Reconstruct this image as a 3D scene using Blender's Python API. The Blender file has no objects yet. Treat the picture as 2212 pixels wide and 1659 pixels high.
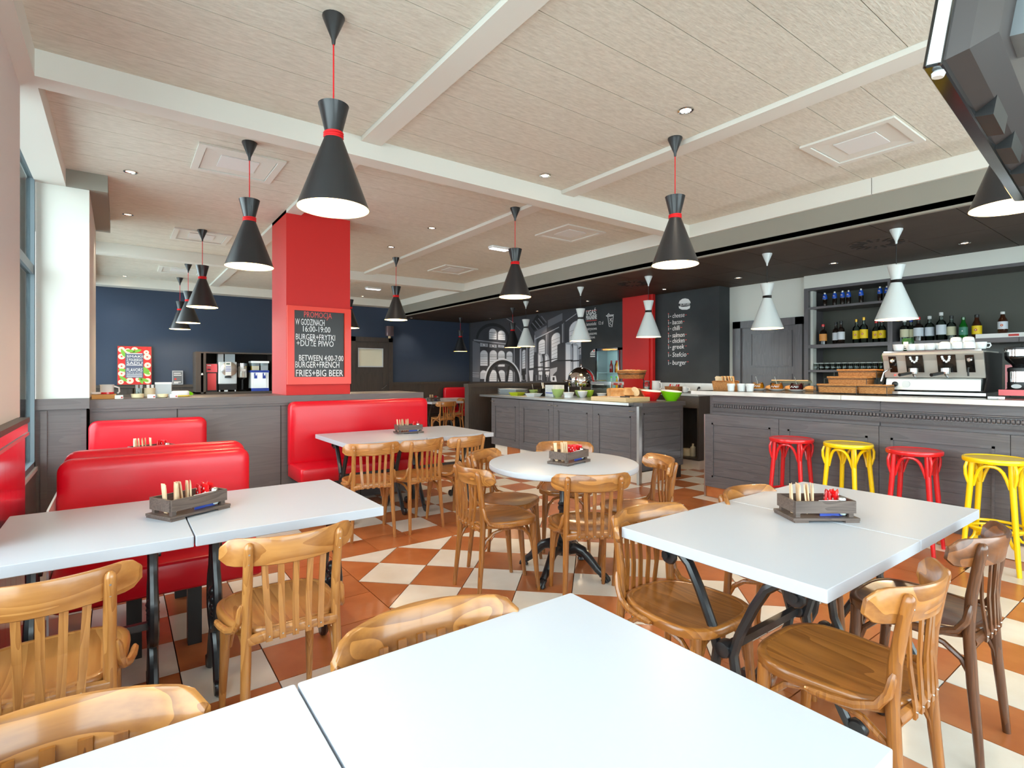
import bpy, math, random
from math import pi, sin, cos, radians as rad
from mathutils import Vector, Matrix
random.seed(7)
SC = bpy.context.scene
COL = SC.collection

# ------------------------------------------------------------------ camera
F_PX, HOR, CXP, CAMH = 1153.2, 806.0, 1106.0, 1.35
YAW = rad(53.638)
FW = Vector((cos(YAW), sin(YAW), 0)); RT = Vector((sin(YAW), -cos(YAW), 0)); UP = Vector((0, 0, 1))
cam_d = bpy.data.cameras.new('camera')
cam = bpy.data.objects.new('camera', cam_d); COL.objects.link(cam)
cam_d.sensor_width = 36; cam_d.lens = F_PX / 2212 * 36
cam_d.shift_y = -(829.5 - HOR) / 2212
cam_d.clip_start = .02; cam_d.clip_end = 200
cam.location = (0, 0, CAMH); cam.rotation_euler = (pi / 2, 0, YAW - pi / 2)
SC.camera = cam

# ------------------------------------------------------------------ world, daylight, exposure
SC.view_settings.view_transform = 'Standard'; SC.view_settings.look = 'None'
SC.view_settings.gamma = 1; SC.view_settings.use_curve_mapping = False
SC.view_settings.exposure = 0.48
W = bpy.data.worlds.new('overcast'); SC.world = W; W.use_nodes = True
bgn = W.node_tree.nodes['Background']
bgn.inputs['Color'].default_value = (.93, .97, 1.0, 1); bgn.inputs['Strength'].default_value = 6.2
SC.cycles.use_denoising = True
SC.cycles.max_bounces = 7; SC.cycles.diffuse_bounces = 5; SC.cycles.glossy_bounces = 4
SC.cycles.transmission_bounces = 5; SC.cycles.transparent_max_bounces = 10
SC.cycles.sample_clamp_indirect = 6.0; SC.cycles.caustics_reflective = False; SC.cycles.caustics_refractive = False

def portal(name, loc, rot, sx, sy):
    l = bpy.data.lights.new(name, 'AREA'); l.shape = 'RECTANGLE'; l.size = sx; l.size_y = sy
    l.cycles.is_portal = True
    o = bpy.data.objects.new(name, l); o.location = loc; o.rotation_euler = rot; COL.objects.link(o)
# daylight portals in the window openings (guide the sampling of the sky, give no light of their own)
portal('daylight_portal', (-.6, 4.7, 1.75), (0, -pi / 2, 0), 2.3, 1.8)
portal('daylight_portal', (-.6, 9.4, 1.75), (0, -pi / 2, 0), 2.3, 4.3)
portal('daylight_portal', (-.6, .35, 1.75), (0, -pi / 2, 0), 2.3, 4.5)
portal('daylight_portal', (2.6, -2.6, 1.6), (pi / 2, 0, pi), 5.6, 2.3)

# ------------------------------------------------------------------ pixel helpers: a point of the photograph on a real plane
def ray(px, py): return FW + RT * ((px - CXP) / F_PX) + UP * ((HOR - py) / F_PX)
def PX(px, py, x): d = ray(px, py); return Vector((0, 0, CAMH)) + d * (x / d.x)
def PY(px, py, y): d = ray(px, py); return Vector((0, 0, CAMH)) + d * (y / d.y)
def PZ(px, py, z): d = ray(px, py); return Vector((0, 0, CAMH)) + d * ((z - CAMH) / d.z)
def proj(p):
    v = Vector(p) - Vector((0, 0, CAMH)); d = v.dot(FW)
    if d < .05: return None
    return CXP + F_PX * v.dot(RT) / d, HOR - F_PX * v.z / d, d

# ------------------------------------------------------------------ mesh builder
class MB:
    def __init__(s): s.v = []; s.f = []; s.m = []
    def add(s, vs, fs, m=0):
        o = len(s.v); s.v += [tuple(p) for p in vs]
        for f in fs: s.f.append([i + o for i in f]); s.m.append(m)
        return o
    def box(s, x0, x1, y0, y1, z0, z1, m=0):
        if x0 > x1: x0, x1 = x1, x0
        if y0 > y1: y0, y1 = y1, y0
        s.add([(x0, y0, z0), (x1, y0, z0), (x1, y1, z0), (x0, y1, z0), (x0, y0, z1), (x1, y0, z1), (x1, y1, z1), (x0, y1, z1)],
              [(0, 3, 2, 1), (4, 5, 6, 7), (0, 1, 5, 4), (1, 2, 6, 5), (2, 3, 7, 6), (3, 0, 4, 7)], m)
        return s
    def cbox(s, c, sz, m=0, mat=None):
        o = len(s.v); s.box(-sz[0]/2, sz[0]/2, -sz[1]/2, sz[1]/2, -sz[2]/2, sz[2]/2, m)
        M = Matrix.Translation(c) @ (mat.to_4x4() if mat else Matrix())
        s.tf(M, o); return s
    def tf(s, M, start=0):
        for i in range(start, len(s.v)): s.v[i] = tuple(M @ Vector(s.v[i]))
        return s
    def rbox(s, x0, x1, y0, y1, z0, z1, r=.01, n=3, m=0):      # box rounded on its vertical edges and softly on top
        pts = []
        for cx, cy, a0 in ((x1 - r, y1 - r, 0), (x0 + r, y1 - r, 90), (x0 + r, y0 + r, 180), (x1 - r, y0 + r, 270)):
            for k in range(n + 1):
                a = rad(a0 + 90 * k / n); pts.append((cx + r * cos(a), cy + r * sin(a)))
        cx, cy = (x0 + x1) / 2, (y0 + y1) / 2
        def ins(q, d):
            return [(cx + (x - cx) * (1 - d / max(.001, (x1 - x0) / 2)), cy + (y - cy) * (1 - d / max(.001, (y1 - y0) / 2))) for x, y in q]
        e = min(r * .5, (z1 - z0) * .3)
        rings = [(ins(pts, e), z0), (pts, z0 + e), (pts, z1 - e), (ins(pts, e * .3), z1 - e * .3), (ins(pts, e), z1)]
        s.rings([[(x, y, z) for x, y in q] for q, z in rings], m); return s
    def rings(s, R, m=0, cap0=True, cap1=True, close=True):
        n = len(R[0]); o = len(s.v)
        for r in R: s.v += [tuple(p) for p in r]
        for k in range(len(R) - 1):
            for i in range(n if close else n - 1):
                j = (i + 1) % n
                s.f.append([o + k*n + i, o + k*n + j, o + (k+1)*n + j, o + (k+1)*n + i]); s.m.append(m)
        if cap0: s.f.append([o + i for i in reversed(range(n))]); s.m.append(m)
        if cap1: s.f.append([o + (len(R)-1)*n + i for i in range(n)]); s.m.append(m)
        return s
    def tube(s, pts, r, n=8, m=0, flat=1.0, cap=True, closed=False):
        pts = [Vector(p) for p in pts]; N = len(pts)
        rr = r if isinstance(r, (list, tuple)) else [r] * N
        R = []; up = None
        for i, p in enumerate(pts):
            if closed: t = (pts[(i+1) % N] - pts[i-1])
            else: t = (pts[min(i+1, N-1)] - pts[max(i-1, 0)])
            t.normalize()
            if up is None:
                up = Vector((0, 0, 1)) if abs(t.z) < .9 else Vector((0, 1, 0))
            a = t.cross(up)
            if a.length < 1e-5: a = t.cross(Vector((1, 0, 0)))
            a.normalize(); b = a.cross(t).normalized(); up = b
            R.append([p + a * (rr[i] * cos(2*pi*k/n)) + b * (rr[i] * flat * sin(2*pi*k/n)) for k in range(n)])
        if closed: R.append(R[0]); cap = False
        s.rings(R, m, cap, cap); return s
    def lathe(s, prof, n=16, c=(0, 0, 0), m=0, cap0=True, cap1=True):
        R = [[(c[0] + r * cos(2*pi*k/n), c[1] + r * sin(2*pi*k/n), c[2] + z) for k in range(n)] for r, z in prof]
        s.rings(R, m, cap0, cap1); return s
    def prism(s, poly, a0, a1, axis='y', m=0):      # poly in the plane normal to axis
        def P(u, v, a): return {'x': (a, u, v), 'y': (u, a, v), 'z': (u, v, a)}[axis]
        s.rings([[P(u, v, a0) for u, v in poly], [P(u, v, a1) for u, v in poly]], m); return s
    def ribbon(s, pts, w, nrm, m=0, closed=False):  # flat stroke on a plane
        pts = [Vector(p) for p in pts]; nrm = Vector(nrm); N = len(pts); L = []
        for i, p in enumerate(pts):
            if closed: t = pts[(i+1) % N] - pts[i-1]
            else: t = pts[min(i+1, N-1)] - pts[max(i-1, 0)]
            sd = t.cross(nrm).normalized() * (w / 2); L.append((p + sd, p - sd))
        o = len(s.v)
        for a, b in L: s.v += [tuple(a), tuple(b)]
        for i in range(N if closed else N - 1):
            j = (i + 1) % N; s.f.append([o + 2*i, o + 2*i + 1, o + 2*j + 1, o + 2*j]); s.m.append(m)
        return s
    def mesh(s, name, mats, smooth=False, ang=38):
        me = bpy.data.meshes.new(name); me.from_pydata(s.v, [], s.f)
        for mt in (mats if isinstance(mats, (list, tuple)) else [mats]): me.materials.append(mt)
        if any(s.m): me.polygons.foreach_set('material_index', s.m)
        if smooth:
            me.polygons.foreach_set('use_smooth', [True] * len(me.polygons)); me.set_sharp_from_angle(angle=rad(ang))
        me.update(); return me
    def build(s, name, mats, parent=None, smooth=False, ang=38, loc=None):
        o = bpy.data.objects.new(name, s.mesh(name, mats, smooth, ang)); COL.objects.link(o)
        if parent is not None: o.parent = parent; kid(o, parent)
        if loc is not None: o.location = loc
        return o

def tag(o, label=None, cat=None, group=None, kind=None):
    if label: o['label'] = label
    if cat: o['category'] = cat
    if group: o['group'] = group
    if kind: o['kind'] = kind
    return o
def thing(name, label, cat, loc=(0, 0, 0), rz=0, group=None):
    o = bpy.data.objects.new(name, None); COL.objects.link(o); o.empty_display_size = .1
    o.location = loc; o.rotation_euler = (0, 0, rz)
    return tag(o, label, cat, group)
KIDS = {}
def kid(o, p): KIDS.setdefault(p.name, []).append(o); return o
def copy_tree(o, parent=None):                              # a thing, its parts and their sub-parts
    c = o.copy(); COL.objects.link(c)
    if parent is not None: c.parent = parent; kid(c, parent)
    for ch in KIDS.get(o.name, ()): copy_tree(ch, c)
    return c
def clone(proto, loc, rz=0, label=None, group=None, scale=None):
    c = copy_tree(proto); c.location = loc; c.rotation_euler = (0, 0, rz)
    if label: c['label'] = label
    if group: c['group'] = group
    if scale: c.scale = scale
    return c
def struct(mb, name, mats, smooth=False, parent=None):
    o = mb.build(name, mats, parent, smooth)
    if parent is None: o['kind'] = 'structure'
    return o

# ------------------------------------------------------------------ materials
def lin(c):
    out = []
    for v in c[:3]:
        v /= 255.0; out.append(v / 12.92 if v <= .04045 else ((v + .055) / 1.055) ** 2.4)
    return (*out, 1)
def base_mat(name):
    m = bpy.data.materials.new(name); m.use_nodes = True
    return m, m.node_tree, m.node_tree.nodes['Principled BSDF']
def mat(name, col, rough=.5, metal=0, coat=0, spec=.5, col2=None, nscale=8, stretch=(1, 1, 1), bump=0, bscale=60, emit=None, estr=0, trans=0, sheen=0, detail=4, jitter=0, lo=.35, hi=.65):
    m, t, p = base_mat(name)
    p.inputs['Base Color'].default_value = lin(col); p.inputs['Roughness'].default_value = rough
    p.inputs['Metallic'].default_value = metal; p.inputs['Coat Weight'].default_value = coat; p.inputs['Coat Roughness'].default_value = .12
    p.inputs['Specular IOR Level'].default_value = spec; p.inputs['Transmission Weight'].default_value = trans
    if emit: p.inputs['Emission Color'].default_value = lin(emit); p.inputs['Emission Strength'].default_value = estr
    if col2 or bump:
        tc = t.nodes.new('ShaderNodeTexCoord'); mp = t.nodes.new('ShaderNodeMapping'); mp.inputs['Scale'].default_value = stretch
        oi = t.nodes.new('ShaderNodeObjectInfo'); ml = t.nodes.new('ShaderNodeVectorMath'); ml.operation = 'SCALE'; ml.inputs['Scale'].default_value = 37.0
        cb = t.nodes.new('ShaderNodeCombineXYZ')
        for k in 'XYZ': t.links.new(oi.outputs['Random'], cb.inputs[k])
        t.links.new(cb.outputs[0], ml.inputs[0]); t.links.new(ml.outputs[0], mp.inputs['Location'])
        t.links.new(tc.outputs['Object'], mp.inputs['Vector'])
        if col2:
            nz = t.nodes.new('ShaderNodeTexNoise'); nz.inputs['Scale'].default_value = nscale; nz.inputs['Detail'].default_value = detail
            t.links.new(mp.outputs[0], nz.inputs['Vector'])
            rp = t.nodes.new('ShaderNodeValToRGB'); rp.color_ramp.elements[0].position = lo; rp.color_ramp.elements[1].position = hi
            rp.color_ramp.elements[0].color = lin(col); rp.color_ramp.elements[1].color = lin(col2)
            t.links.new(nz.outputs['Fac'], rp.inputs[0]); src = rp.outputs[0]
            if jitter:
                hs = t.nodes.new('ShaderNodeHueSaturation'); mr = t.nodes.new('ShaderNodeMapRange')
                mr.inputs['To Min'].default_value = 1 - jitter; mr.inputs['To Max'].default_value = 1 + jitter
                t.links.new(oi.outputs['Random'], mr.inputs['Value']); t.links.new(mr.outputs[0], hs.inputs['Value'])
                t.links.new(src, hs.inputs['Color']); src = hs.outputs[0]
            t.links.new(src, p.inputs['Base Color'])
        if bump:
            n2 = t.nodes.new('ShaderNodeTexNoise'); n2.inputs['Scale'].default_value = bscale; n2.inputs['Detail'].default_value = 3
            t.links.new(mp.outputs[0], n2.inputs['Vector'])
            bp = t.nodes.new('ShaderNodeBump'); bp.inputs['Strength'].default_value = bump; bp.inputs['Distance'].default_value = .004
            t.links.new(n2.outputs['Fac'], bp.inputs['Height']); t.links.new(bp.outputs[0], p.inputs['Normal'])
    return m
def wood(name, c1, c2, axis=0, rough=.32, coat=.35, scale=1.0, bump=.05, jitter=.06):
    """beech / oak figure: stretched noise warped into long growth lines"""
    m, t, p = base_mat(name)
    st = [14, 14, 14]; st[axis] = 1.1
    tc = t.nodes.new('ShaderNodeTexCoord'); mp = t.nodes.new('ShaderNodeMapping'); mp.inputs['Scale'].default_value = [q * scale for q in st]
    oi = t.nodes.new('ShaderNodeObjectInfo'); cb = t.nodes.new('ShaderNodeCombineXYZ'); ml = t.nodes.new('ShaderNodeVectorMath'); ml.operation = 'SCALE'; ml.inputs['Scale'].default_value = 53
    for k in 'XYZ': t.links.new(oi.outputs['Random'], cb.inputs[k])
    t.links.new(cb.outputs[0], ml.inputs[0]); t.links.new(ml.outputs[0], mp.inputs['Location']); t.links.new(tc.outputs['Object'], mp.inputs['Vector'])
    n1 = t.nodes.new('ShaderNodeTexNoise'); n1.inputs['Scale'].default_value = .9; n1.inputs['Detail'].default_value = 1.5; n1.inputs['Distortion'].default_value = .6
    t.links.new(mp.outputs[0], n1.inputs['Vector'])
    sn = t.nodes.new('ShaderNodeMath'); sn.operation = 'MULTIPLY'; sn.inputs[1].default_value = 9.0; t.links.new(n1.outputs['Fac'], sn.inputs[0])
    fr = t.nodes.new('ShaderNodeMath'); fr.operation = 'FRACT'; t.links.new(sn.outputs[0], fr.inputs[0])
    n2 = t.nodes.new('ShaderNodeTexNoise'); n2.inputs['Scale'].default_value = 9; n2.inputs['Detail'].default_value = 3; t.links.new(mp.outputs[0], n2.inputs['Vector'])
    mx = t.nodes.new('ShaderNodeMath'); mx.operation = 'MULTIPLY_ADD'; mx.inputs[1].default_value = .55
    t.links.new(fr.outputs[0], mx.inputs[0]); 
    m2 = t.nodes.new('ShaderNodeMath'); m2.operation = 'MULTIPLY'; m2.inputs[1].default_value = .55; t.links.new(n2.outputs['Fac'], m2.inputs[0]); t.links.new(m2.outputs[0], mx.inputs[2])
    rp = t.nodes.new('ShaderNodeValToRGB'); rp.color_ramp.elements[0].position = .12; rp.color_ramp.elements[1].position = .85
    rp.color_ramp.elements[0].color = lin(c1); rp.color_ramp.elements[1].color = lin(c2); t.links.new(mx.outputs[0], rp.inputs[0])
    hs = t.nodes.new('ShaderNodeHueSaturation'); mr = t.nodes.new('ShaderNodeMapRange'); mr.inputs['To Min'].default_value = 1 - jitter; mr.inputs['To Max'].default_value = 1 + jitter
    t.links.new(oi.outputs['Random'], mr.inputs['Value']); t.links.new(mr.outputs[0], hs.inputs['Value']); t.links.new(rp.outputs[0], hs.inputs['Color'])
    t.links.new(hs.outputs[0], p.inputs['Base Color'])
    p.inputs['Roughness'].default_value = rough; p.inputs['Coat Weight'].default_value = coat; p.inputs['Coat Roughness'].default_value = .1
    if bump:
        bp = t.nodes.new('ShaderNodeBump'); bp.inputs['Strength'].default_value = bump; bp.inputs['Distance'].default_value = .002
        t.links.new(n2.outputs['Fac'], bp.inputs['Height']); t.links.new(bp.outputs[0], p.inputs['Normal'])
    return m
def glass(name, tint=(255, 255, 255), refl=.10, ior=1.45):
    """clear thin glass: a tinted see-through layer under a Fresnel gloss"""
    m = bpy.data.materials.new(name); m.use_nodes = True; t = m.node_tree; t.nodes.clear()
    o = t.nodes.new('ShaderNodeOutputMaterial'); tr = t.nodes.new('ShaderNodeBsdfTransparent'); gl = t.nodes.new('ShaderNodeBsdfGlossy'); mx = t.nodes.new('ShaderNodeMixShader'); fr = t.nodes.new('ShaderNodeFresnel')
    tr.inputs['Color'].default_value = lin(tint); gl.inputs['Roughness'].default_value = .03; fr.inputs['IOR'].default_value = ior
    t.links.new(fr.outputs[0], mx.inputs[0]); t.links.new(tr.outputs[0], mx.inputs[1]); t.links.new(gl.outputs[0], mx.inputs[2]); t.links.new(mx.outputs[0], o.inputs[0])
    return m
def emis(name, col, s):
    m = bpy.data.materials.new(name); m.use_nodes = True; t = m.node_tree; t.nodes.clear()
    o = t.nodes.new('ShaderNodeOutputMaterial'); e = t.nodes.new('ShaderNodeEmission'); e.inputs[0].default_value = lin(col); e.inputs[1].default_value = s
    t.links.new(e.outputs[0], o.inputs[0]); return m

M = {}
M['tile_b'] = mat('terracotta_tile', (172, 96, 50), .30, col2=(192, 116, 68), nscale=5, jitter=.07, bump=.06, bscale=40, coat=.15)
M['tile_w'] = mat('cream_tile', (226, 212, 196), .30, col2=(238, 228, 216), nscale=4, jitter=.04, bump=.05, bscale=40, coat=.15, detail=6)
M['grout'] = mat('grout', (62, 48, 40), .9)
M['board'] = mat('acoustic_board', (228, 224, 212), .95, spec=.1, col2=(212, 207, 194), nscale=60, stretch=(.25, 1, 1), bump=.7, bscale=90, lo=.3, hi=.7)
M['beam'] = mat('beam_paint', (226, 224, 216), .7, spec=.2)
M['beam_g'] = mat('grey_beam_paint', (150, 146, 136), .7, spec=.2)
M['dark_c'] = mat('dark_ceiling_panel', (70, 58, 48), .6, spec=.3, col2=(62, 50, 42), nscale=3)
M['gap'] = mat('shadow_gap', (36, 30, 26), .9)
M['navy'] = mat('navy_paint', (60, 70, 88), .75, spec=.2)
M['wallw'] = mat('white_paint', (224, 224, 216), .7, spec=.2)
M['pink'] = mat('pillar_paint', (222, 212, 208), .7, spec=.2)
M['chalk'] = mat('chalkboard_paint', (66, 68, 70), .75, spec=.25, col2=(58, 60, 62), nscale=2)
M['red'] = mat('red_paint', (204, 36, 32), .5, spec=.35)
M['redlam'] = mat('red_laminate', (190, 20, 42), .14, coat=.6, col2=(170, 16, 36), nscale=6, stretch=(6, 6, .3))
M['lam'] = wood('grey_laminate', (94, 86, 86), (104, 96, 95), 0, .4, .0, .6, .04, .02)
M['cab'] = wood('charcoal_oak', (82, 78, 81), (100, 95, 98), 1, .38, .1, .8, .18, .03)
M['cab_x'] = wood('charcoal_oak_x', (74, 70, 72), (90, 85, 87), 0, .38, .1, .8, .18, .03)
M['cab_z'] = wood('charcoal_oak_upright', (82, 78, 81), (98, 93, 96), 2, .38, .1, .8, .18, .03)
M['dkwood'] = wood('dark_stained_wood', (62, 54, 49), (74, 65, 58), 0, .45, .05, .8, .1, .03)
M['dkwood_z'] = wood('dark_stained_wood_upright', (58, 50, 46), (72, 63, 57), 2, .45, .05, .8, .1, .03)
M['steel'] = mat('brushed_steel', (200, 198, 195), .28, 1)
M['chrome'] = mat('chrome', (225, 225, 225), .07, 1)
M['iron'] = mat('black_cast_iron', (26, 27, 30), .33, spec=.6, coat=.3, bump=.12, bscale=25)
M['black'] = mat('black_plastic', (22, 21, 22), .4)
M['blackgl'] = mat('gloss_black', (14, 13, 14), .12, coat=.5)
M['shade_b'] = mat('black_lamp_enamel', (30, 30, 33), .38, spec=.6, coat=.15)
M['shade_w'] = mat('pale_grey_lamp_enamel', (214, 222, 222), .35, coat=.2)
M['shade_in'] = mat('glowing_cream_lamp_inside', (255, 226, 160), .6, emit=(255, 196, 90), estr=.45)  # warm bulb light on the lining is painted in as weak emission
M['bulb'] = emis('lamp_bulb', (255, 226, 170), 9)
M['spotglow'] = emis('spot_bulb', (255, 226, 190), 9)
M['tubeglow'] = emis('tube_light', (238, 242, 255), 3.5)
M['cord_r'] = mat('red_cord', (226, 20, 28), .6)
M['vinyl'] = mat('red_vinyl', (214, 10, 34), .33, spec=.5, coat=.12, bump=.05, bscale=18)
M['melamine'] = mat('white_melamine', (184, 187, 195), .36, spec=.45)
M['white'] = mat('white_ceramic', (238, 240, 240), .15, coat=.4)
M['whitemat'] = mat('white_matt', (232, 232, 230), .6)
M['greymat'] = mat('light_grey_matt', (190, 194, 196), .6)
M['paper'] = mat('kraft_paper', (226, 196, 160), .8, col2=(212, 178, 140), nscale=20)
M['redpk'] = mat('red_foil_packet', (222, 26, 30), .25, coat=.3)
M['blue'] = mat('blue_print', (40, 70, 170), .5)
M['tray'] = wood('weathered_tray_wood', (70, 56, 50), (104, 88, 80), 0, .5, .1, 1.6, .15, .05)
M['yel'] = mat('yellow_lacquer', (246, 206, 0), .28, coat=.35)
M['redl'] = mat('red_lacquer', (214, 22, 30), .28, coat=.35)
M['wick'] = mat('wicker', (206, 146, 86), .6, col2=(170, 108, 52), nscale=60, stretch=(1, 1, 3), bump=.8, bscale=90)
M['wick_d'] = mat('brown_wicker', (176, 112, 54), .6, col2=(128, 74, 30), nscale=50, stretch=(1, 1, 3), bump=.8, bscale=80)
M['bread'] = mat('bread_crust', (196, 136, 76), .8, col2=(220, 178, 124), nscale=12)
M['crumb'] = mat('bread_crumb', (240, 222, 186), .9, col2=(228, 204, 160), nscale=60)
M['maple'] = wood('pale_board_wood', (220, 184, 132), (234, 204, 158), 1, .5, .05, .8, .05, .02)
M['glass'] = glass('clear_glass', (244, 250, 248))
M['pane'] = glass('window_glass', (238, 247, 248), ior=1.08)
M['frame'] = mat('grey_window_frame', (112, 124, 130), .4, .3)
M['chalk_w'] = mat('white_chalk', (238, 238, 238), .9)
M['chalk_r'] = mat('red_chalk', (226, 88, 84), .9)
M['lime'] = mat('lime_ceramic', (168, 206, 60), .2, coat=.4)
M['limeb'] = mat('bright_green_plastic', (126, 214, 20), .2, coat=.3)
M['ltgreen'] = mat('pale_green_ceramic', (178, 204, 122), .25, coat=.4)
M['yelgrn'] = mat('yellow_green_ceramic', (206, 216, 40), .25, coat=.4)
M['redpl'] = mat('red_plastic', (218, 24, 32), .2, coat=.3)
# ================================================================== SETTING
CZ, BZ, DZ = 3.0, 2.86, 2.625             # ceiling, beam underside, dark ceiling
YB = 11.62                                # back wall
def part(mb, name, mats, parent, smooth=False, **k): return mb.build(name, mats, parent, smooth, **k)

# ---- floor: axis-laid checker, terracotta border, diagonal checker field
floor = struct(MB().box(-.6, 7.4, -2.6, 11.7, -.06, -.010), 'floor', M['grout'])
TP = .343; X0, Y1, DX, DY = 1.25, 3.862, .49, .483; YL = 1.447
tiles = []                                # (polygon, colour)
def clip(poly, f):                        # keep f(p) >= 0
    out = []
    for i, p in enumerate(poly):
        q = poly[(i + 1) % len(poly)]; a, b = f(p), f(q)
        if a >= 0: out.append(p)
        if a * b < 0: t = a / (a - b); out.append((p[0] + (q[0]-p[0])*t, p[1] + (q[1]-p[1])*t))
    return out
FX0, FX1, FY0, FY1 = X0, X0 + 7*DX, Y1 - 5*DY, Y1
for j in range(-1, 7):
    for k in range(-1, 9):
        for cx, cy, c in ((X0 + DX*k, Y1 - DY/2 - DY*j, 'b'), (X0 + DX/2 + DX*k, Y1 - DY*j, 'w')):
            p = [(cx - DX/2, cy), (cx, cy - DY/2), (cx + DX/2, cy), (cx, cy + DY/2)]
            for f in (lambda q: q[0] - FX0, lambda q: FX1 - q[0], lambda q: q[1] - FY0, lambda q: FY1 - q[1]):
                p = clip(p, f)
                if len(p) < 3: break
            if len(p) >= 3: tiles.append((p, c))
def sq(x, y, c, w=TP, h=TP): tiles.append(([(x, y), (x + w, y), (x + w, y + h), (x, y + h)], c))
XR = FX1 + TP                             # outer edge of the border by the bar
for i in range(-6, 18):
    for j in range(-19, 24):
        x, y = X0 + TP*i, Y1 + TP*j
        if x < -.6 or x > 7.3 or y < -2.5 or y > 11.6: continue
        incol = -1 <= i <= 10; 
        if y > Y1 - .01:
            sq(x, y, 'b' if (j == 0 and incol) else ('w' if (i + j) % 2 else 'b'))
        elif i <= -2 and y > -2.5: sq(x, y, 'w' if (i + j) % 2 else 'b')
        elif i == -1 and y > YL - .36: sq(x, y, 'b')
for i in range(11, 18):
    for j in range(-19, 0):
        x, y = FX1 + TP*(i - 10), Y1 + TP*j
        if i == 11: pass
        if y > 1.09 and x < 7.3: sq(x, y, 'w' if (i + j) % 2 else 'b')
for j in range(-8, 0):                    # border beside the bar
    y = Y1 + TP*j
    if y > 1.09: sq(FX1, y, 'b')
for i in range(0, 10): sq(X0 + TP*i, YL - TP, 'b')
XA = 3.945 - 9*TP
for i in range(0, 19):
    for j in range(-9, 1):
        x, y = XA + TP*i, .76 + TP*j
        if j == 0: y0, hh = .76, TP
        if x > 7.2: continue
        sq(x, y, 'w' if (i - 9 + j) % 2 == 0 else 'b')
def inset(p, d):
    cx = sum(q[0] for q in p) / len(p); cy = sum(q[1] for q in p) / len(p); out = []
    n = len(p)
    for i in range(n):
        a, b, c = Vector((*p[i-1], 0)), Vector((*p[i], 0)), Vector((*p[(i+1) % n], 0))
        e1 = (b - a).normalized(); e2 = (c - b).normalized(); n1 = Vector((-e1.y, e1.x, 0)); n2 = Vector((-e2.y, e2.x, 0))
        s = n1 + n2
        if s.length < 1e-6: out.append((b.x, b.y)); continue
        s *= d / max(.25, s.dot(n1)); out.append((b.x + s.x, b.y + s.y))
    return out
def area(p): return .5 * sum(p[i-1][0]*p[i][1] - p[i][0]*p[i-1][1] for i in range(len(p)))
# the ones drawn largest in the photograph are parts of their own, the rest is one joined part
scored, seen = [], set()
for p, c in tiles:
    if abs(area(p)) < .004: continue
    if area(p) < 0: p = p[::-1]
    cx = sum(q[0] for q in p) / len(p); cy = sum(q[1] for q in p) / len(p)
    key = (round(cx, 1), round(cy, 1)); 
    q = proj((cx, cy, 0)); s = 0
    if q and -80 < q[0] < 2292 and q[1] < 1750: s = 1 / q[2] ** 3
    scored.append((s, p, c, cx, cy))
scored.sort(key=lambda t: -t[0])
rest = {'b': MB(), 'w': MB()}; SH = {}
for n, (s, p, c, cx, cy) in enumerate(scored):
    dz = random.uniform(-.0006, .0004); q = inset(p, .0028)
    if n < 292 and s > 0:
        loc = [(round(a - cx, 3), round(b - cy, 3)) for a, b in q]; key = (c, tuple(loc))
        if key not in SH:
            SH[key] = MB().prism(loc, -.0098, 0, 'z').mesh('tile', M['tile_' + c])
        o = bpy.data.objects.new('tile', SH[key]); COL.objects.link(o); o.parent = floor; o.location = (cx, cy, dz)
    else:
        rest[c].prism(q, -.0098, dz, 'z')
for c in 'bw':
    o = rest[c].build('distant_tiles', M['tile_' + c], floor); o['kind'] = 'stuff'
    o.name = 'distant_terracotta_tiling' if c == 'b' else 'distant_cream_tiling'

# ---- ceilings, panel by panel
ceil = struct(MB().box(-.6, 5.16, -2.6, 11.7, CZ + .012, CZ + .1), 'ceiling', M['gap'])
SHC = {}
def panel(x0, x1, y0, y1, z, m, par, g=.002, th=.011):
    key = (round(x1 - x0, 3), round(y1 - y0, 3), m)
    if key not in SHC:
        w, h = (x1 - x0)/2 - g, (y1 - y0)/2 - g
        SHC[key] = MB().box(-w, w, -h, h, 0, th).mesh('panel', M[m])
    o = bpy.data.objects.new('panel', SHC[key]); COL.objects.link(o); o.parent = par; o.location = ((x0+x1)/2, (y0+y1)/2, z)
    return o
PW = .2985
for k in range(-18, 29):
    y0 = 3.077 + PW*k
    if y0 > YB - .02: continue
    for x0, x1 in ((-.6, 1.36), (1.36, 3.22), (3.22, 5.12)):
        panel(x0, x1, y0, min(y0 + PW, YB), CZ, 'board', ceil)
dark = struct(MB().box(5.15, 7.4, -2.6, 11.7, DZ + .012, DZ + .06), 'ceiling', M['gap']); dark.name = 'ceiling_bar'
for k in range(-7, 18):
    y0 = 1.288 + .5925*k; y1 = min(y0 + .5925, YB)
    for x0, x1 in ((5.18, 6.2), (6.2, 7.38)):
        panel(x0, x1, y0, y1, DZ, 'dark_c', dark, .003)
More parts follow.
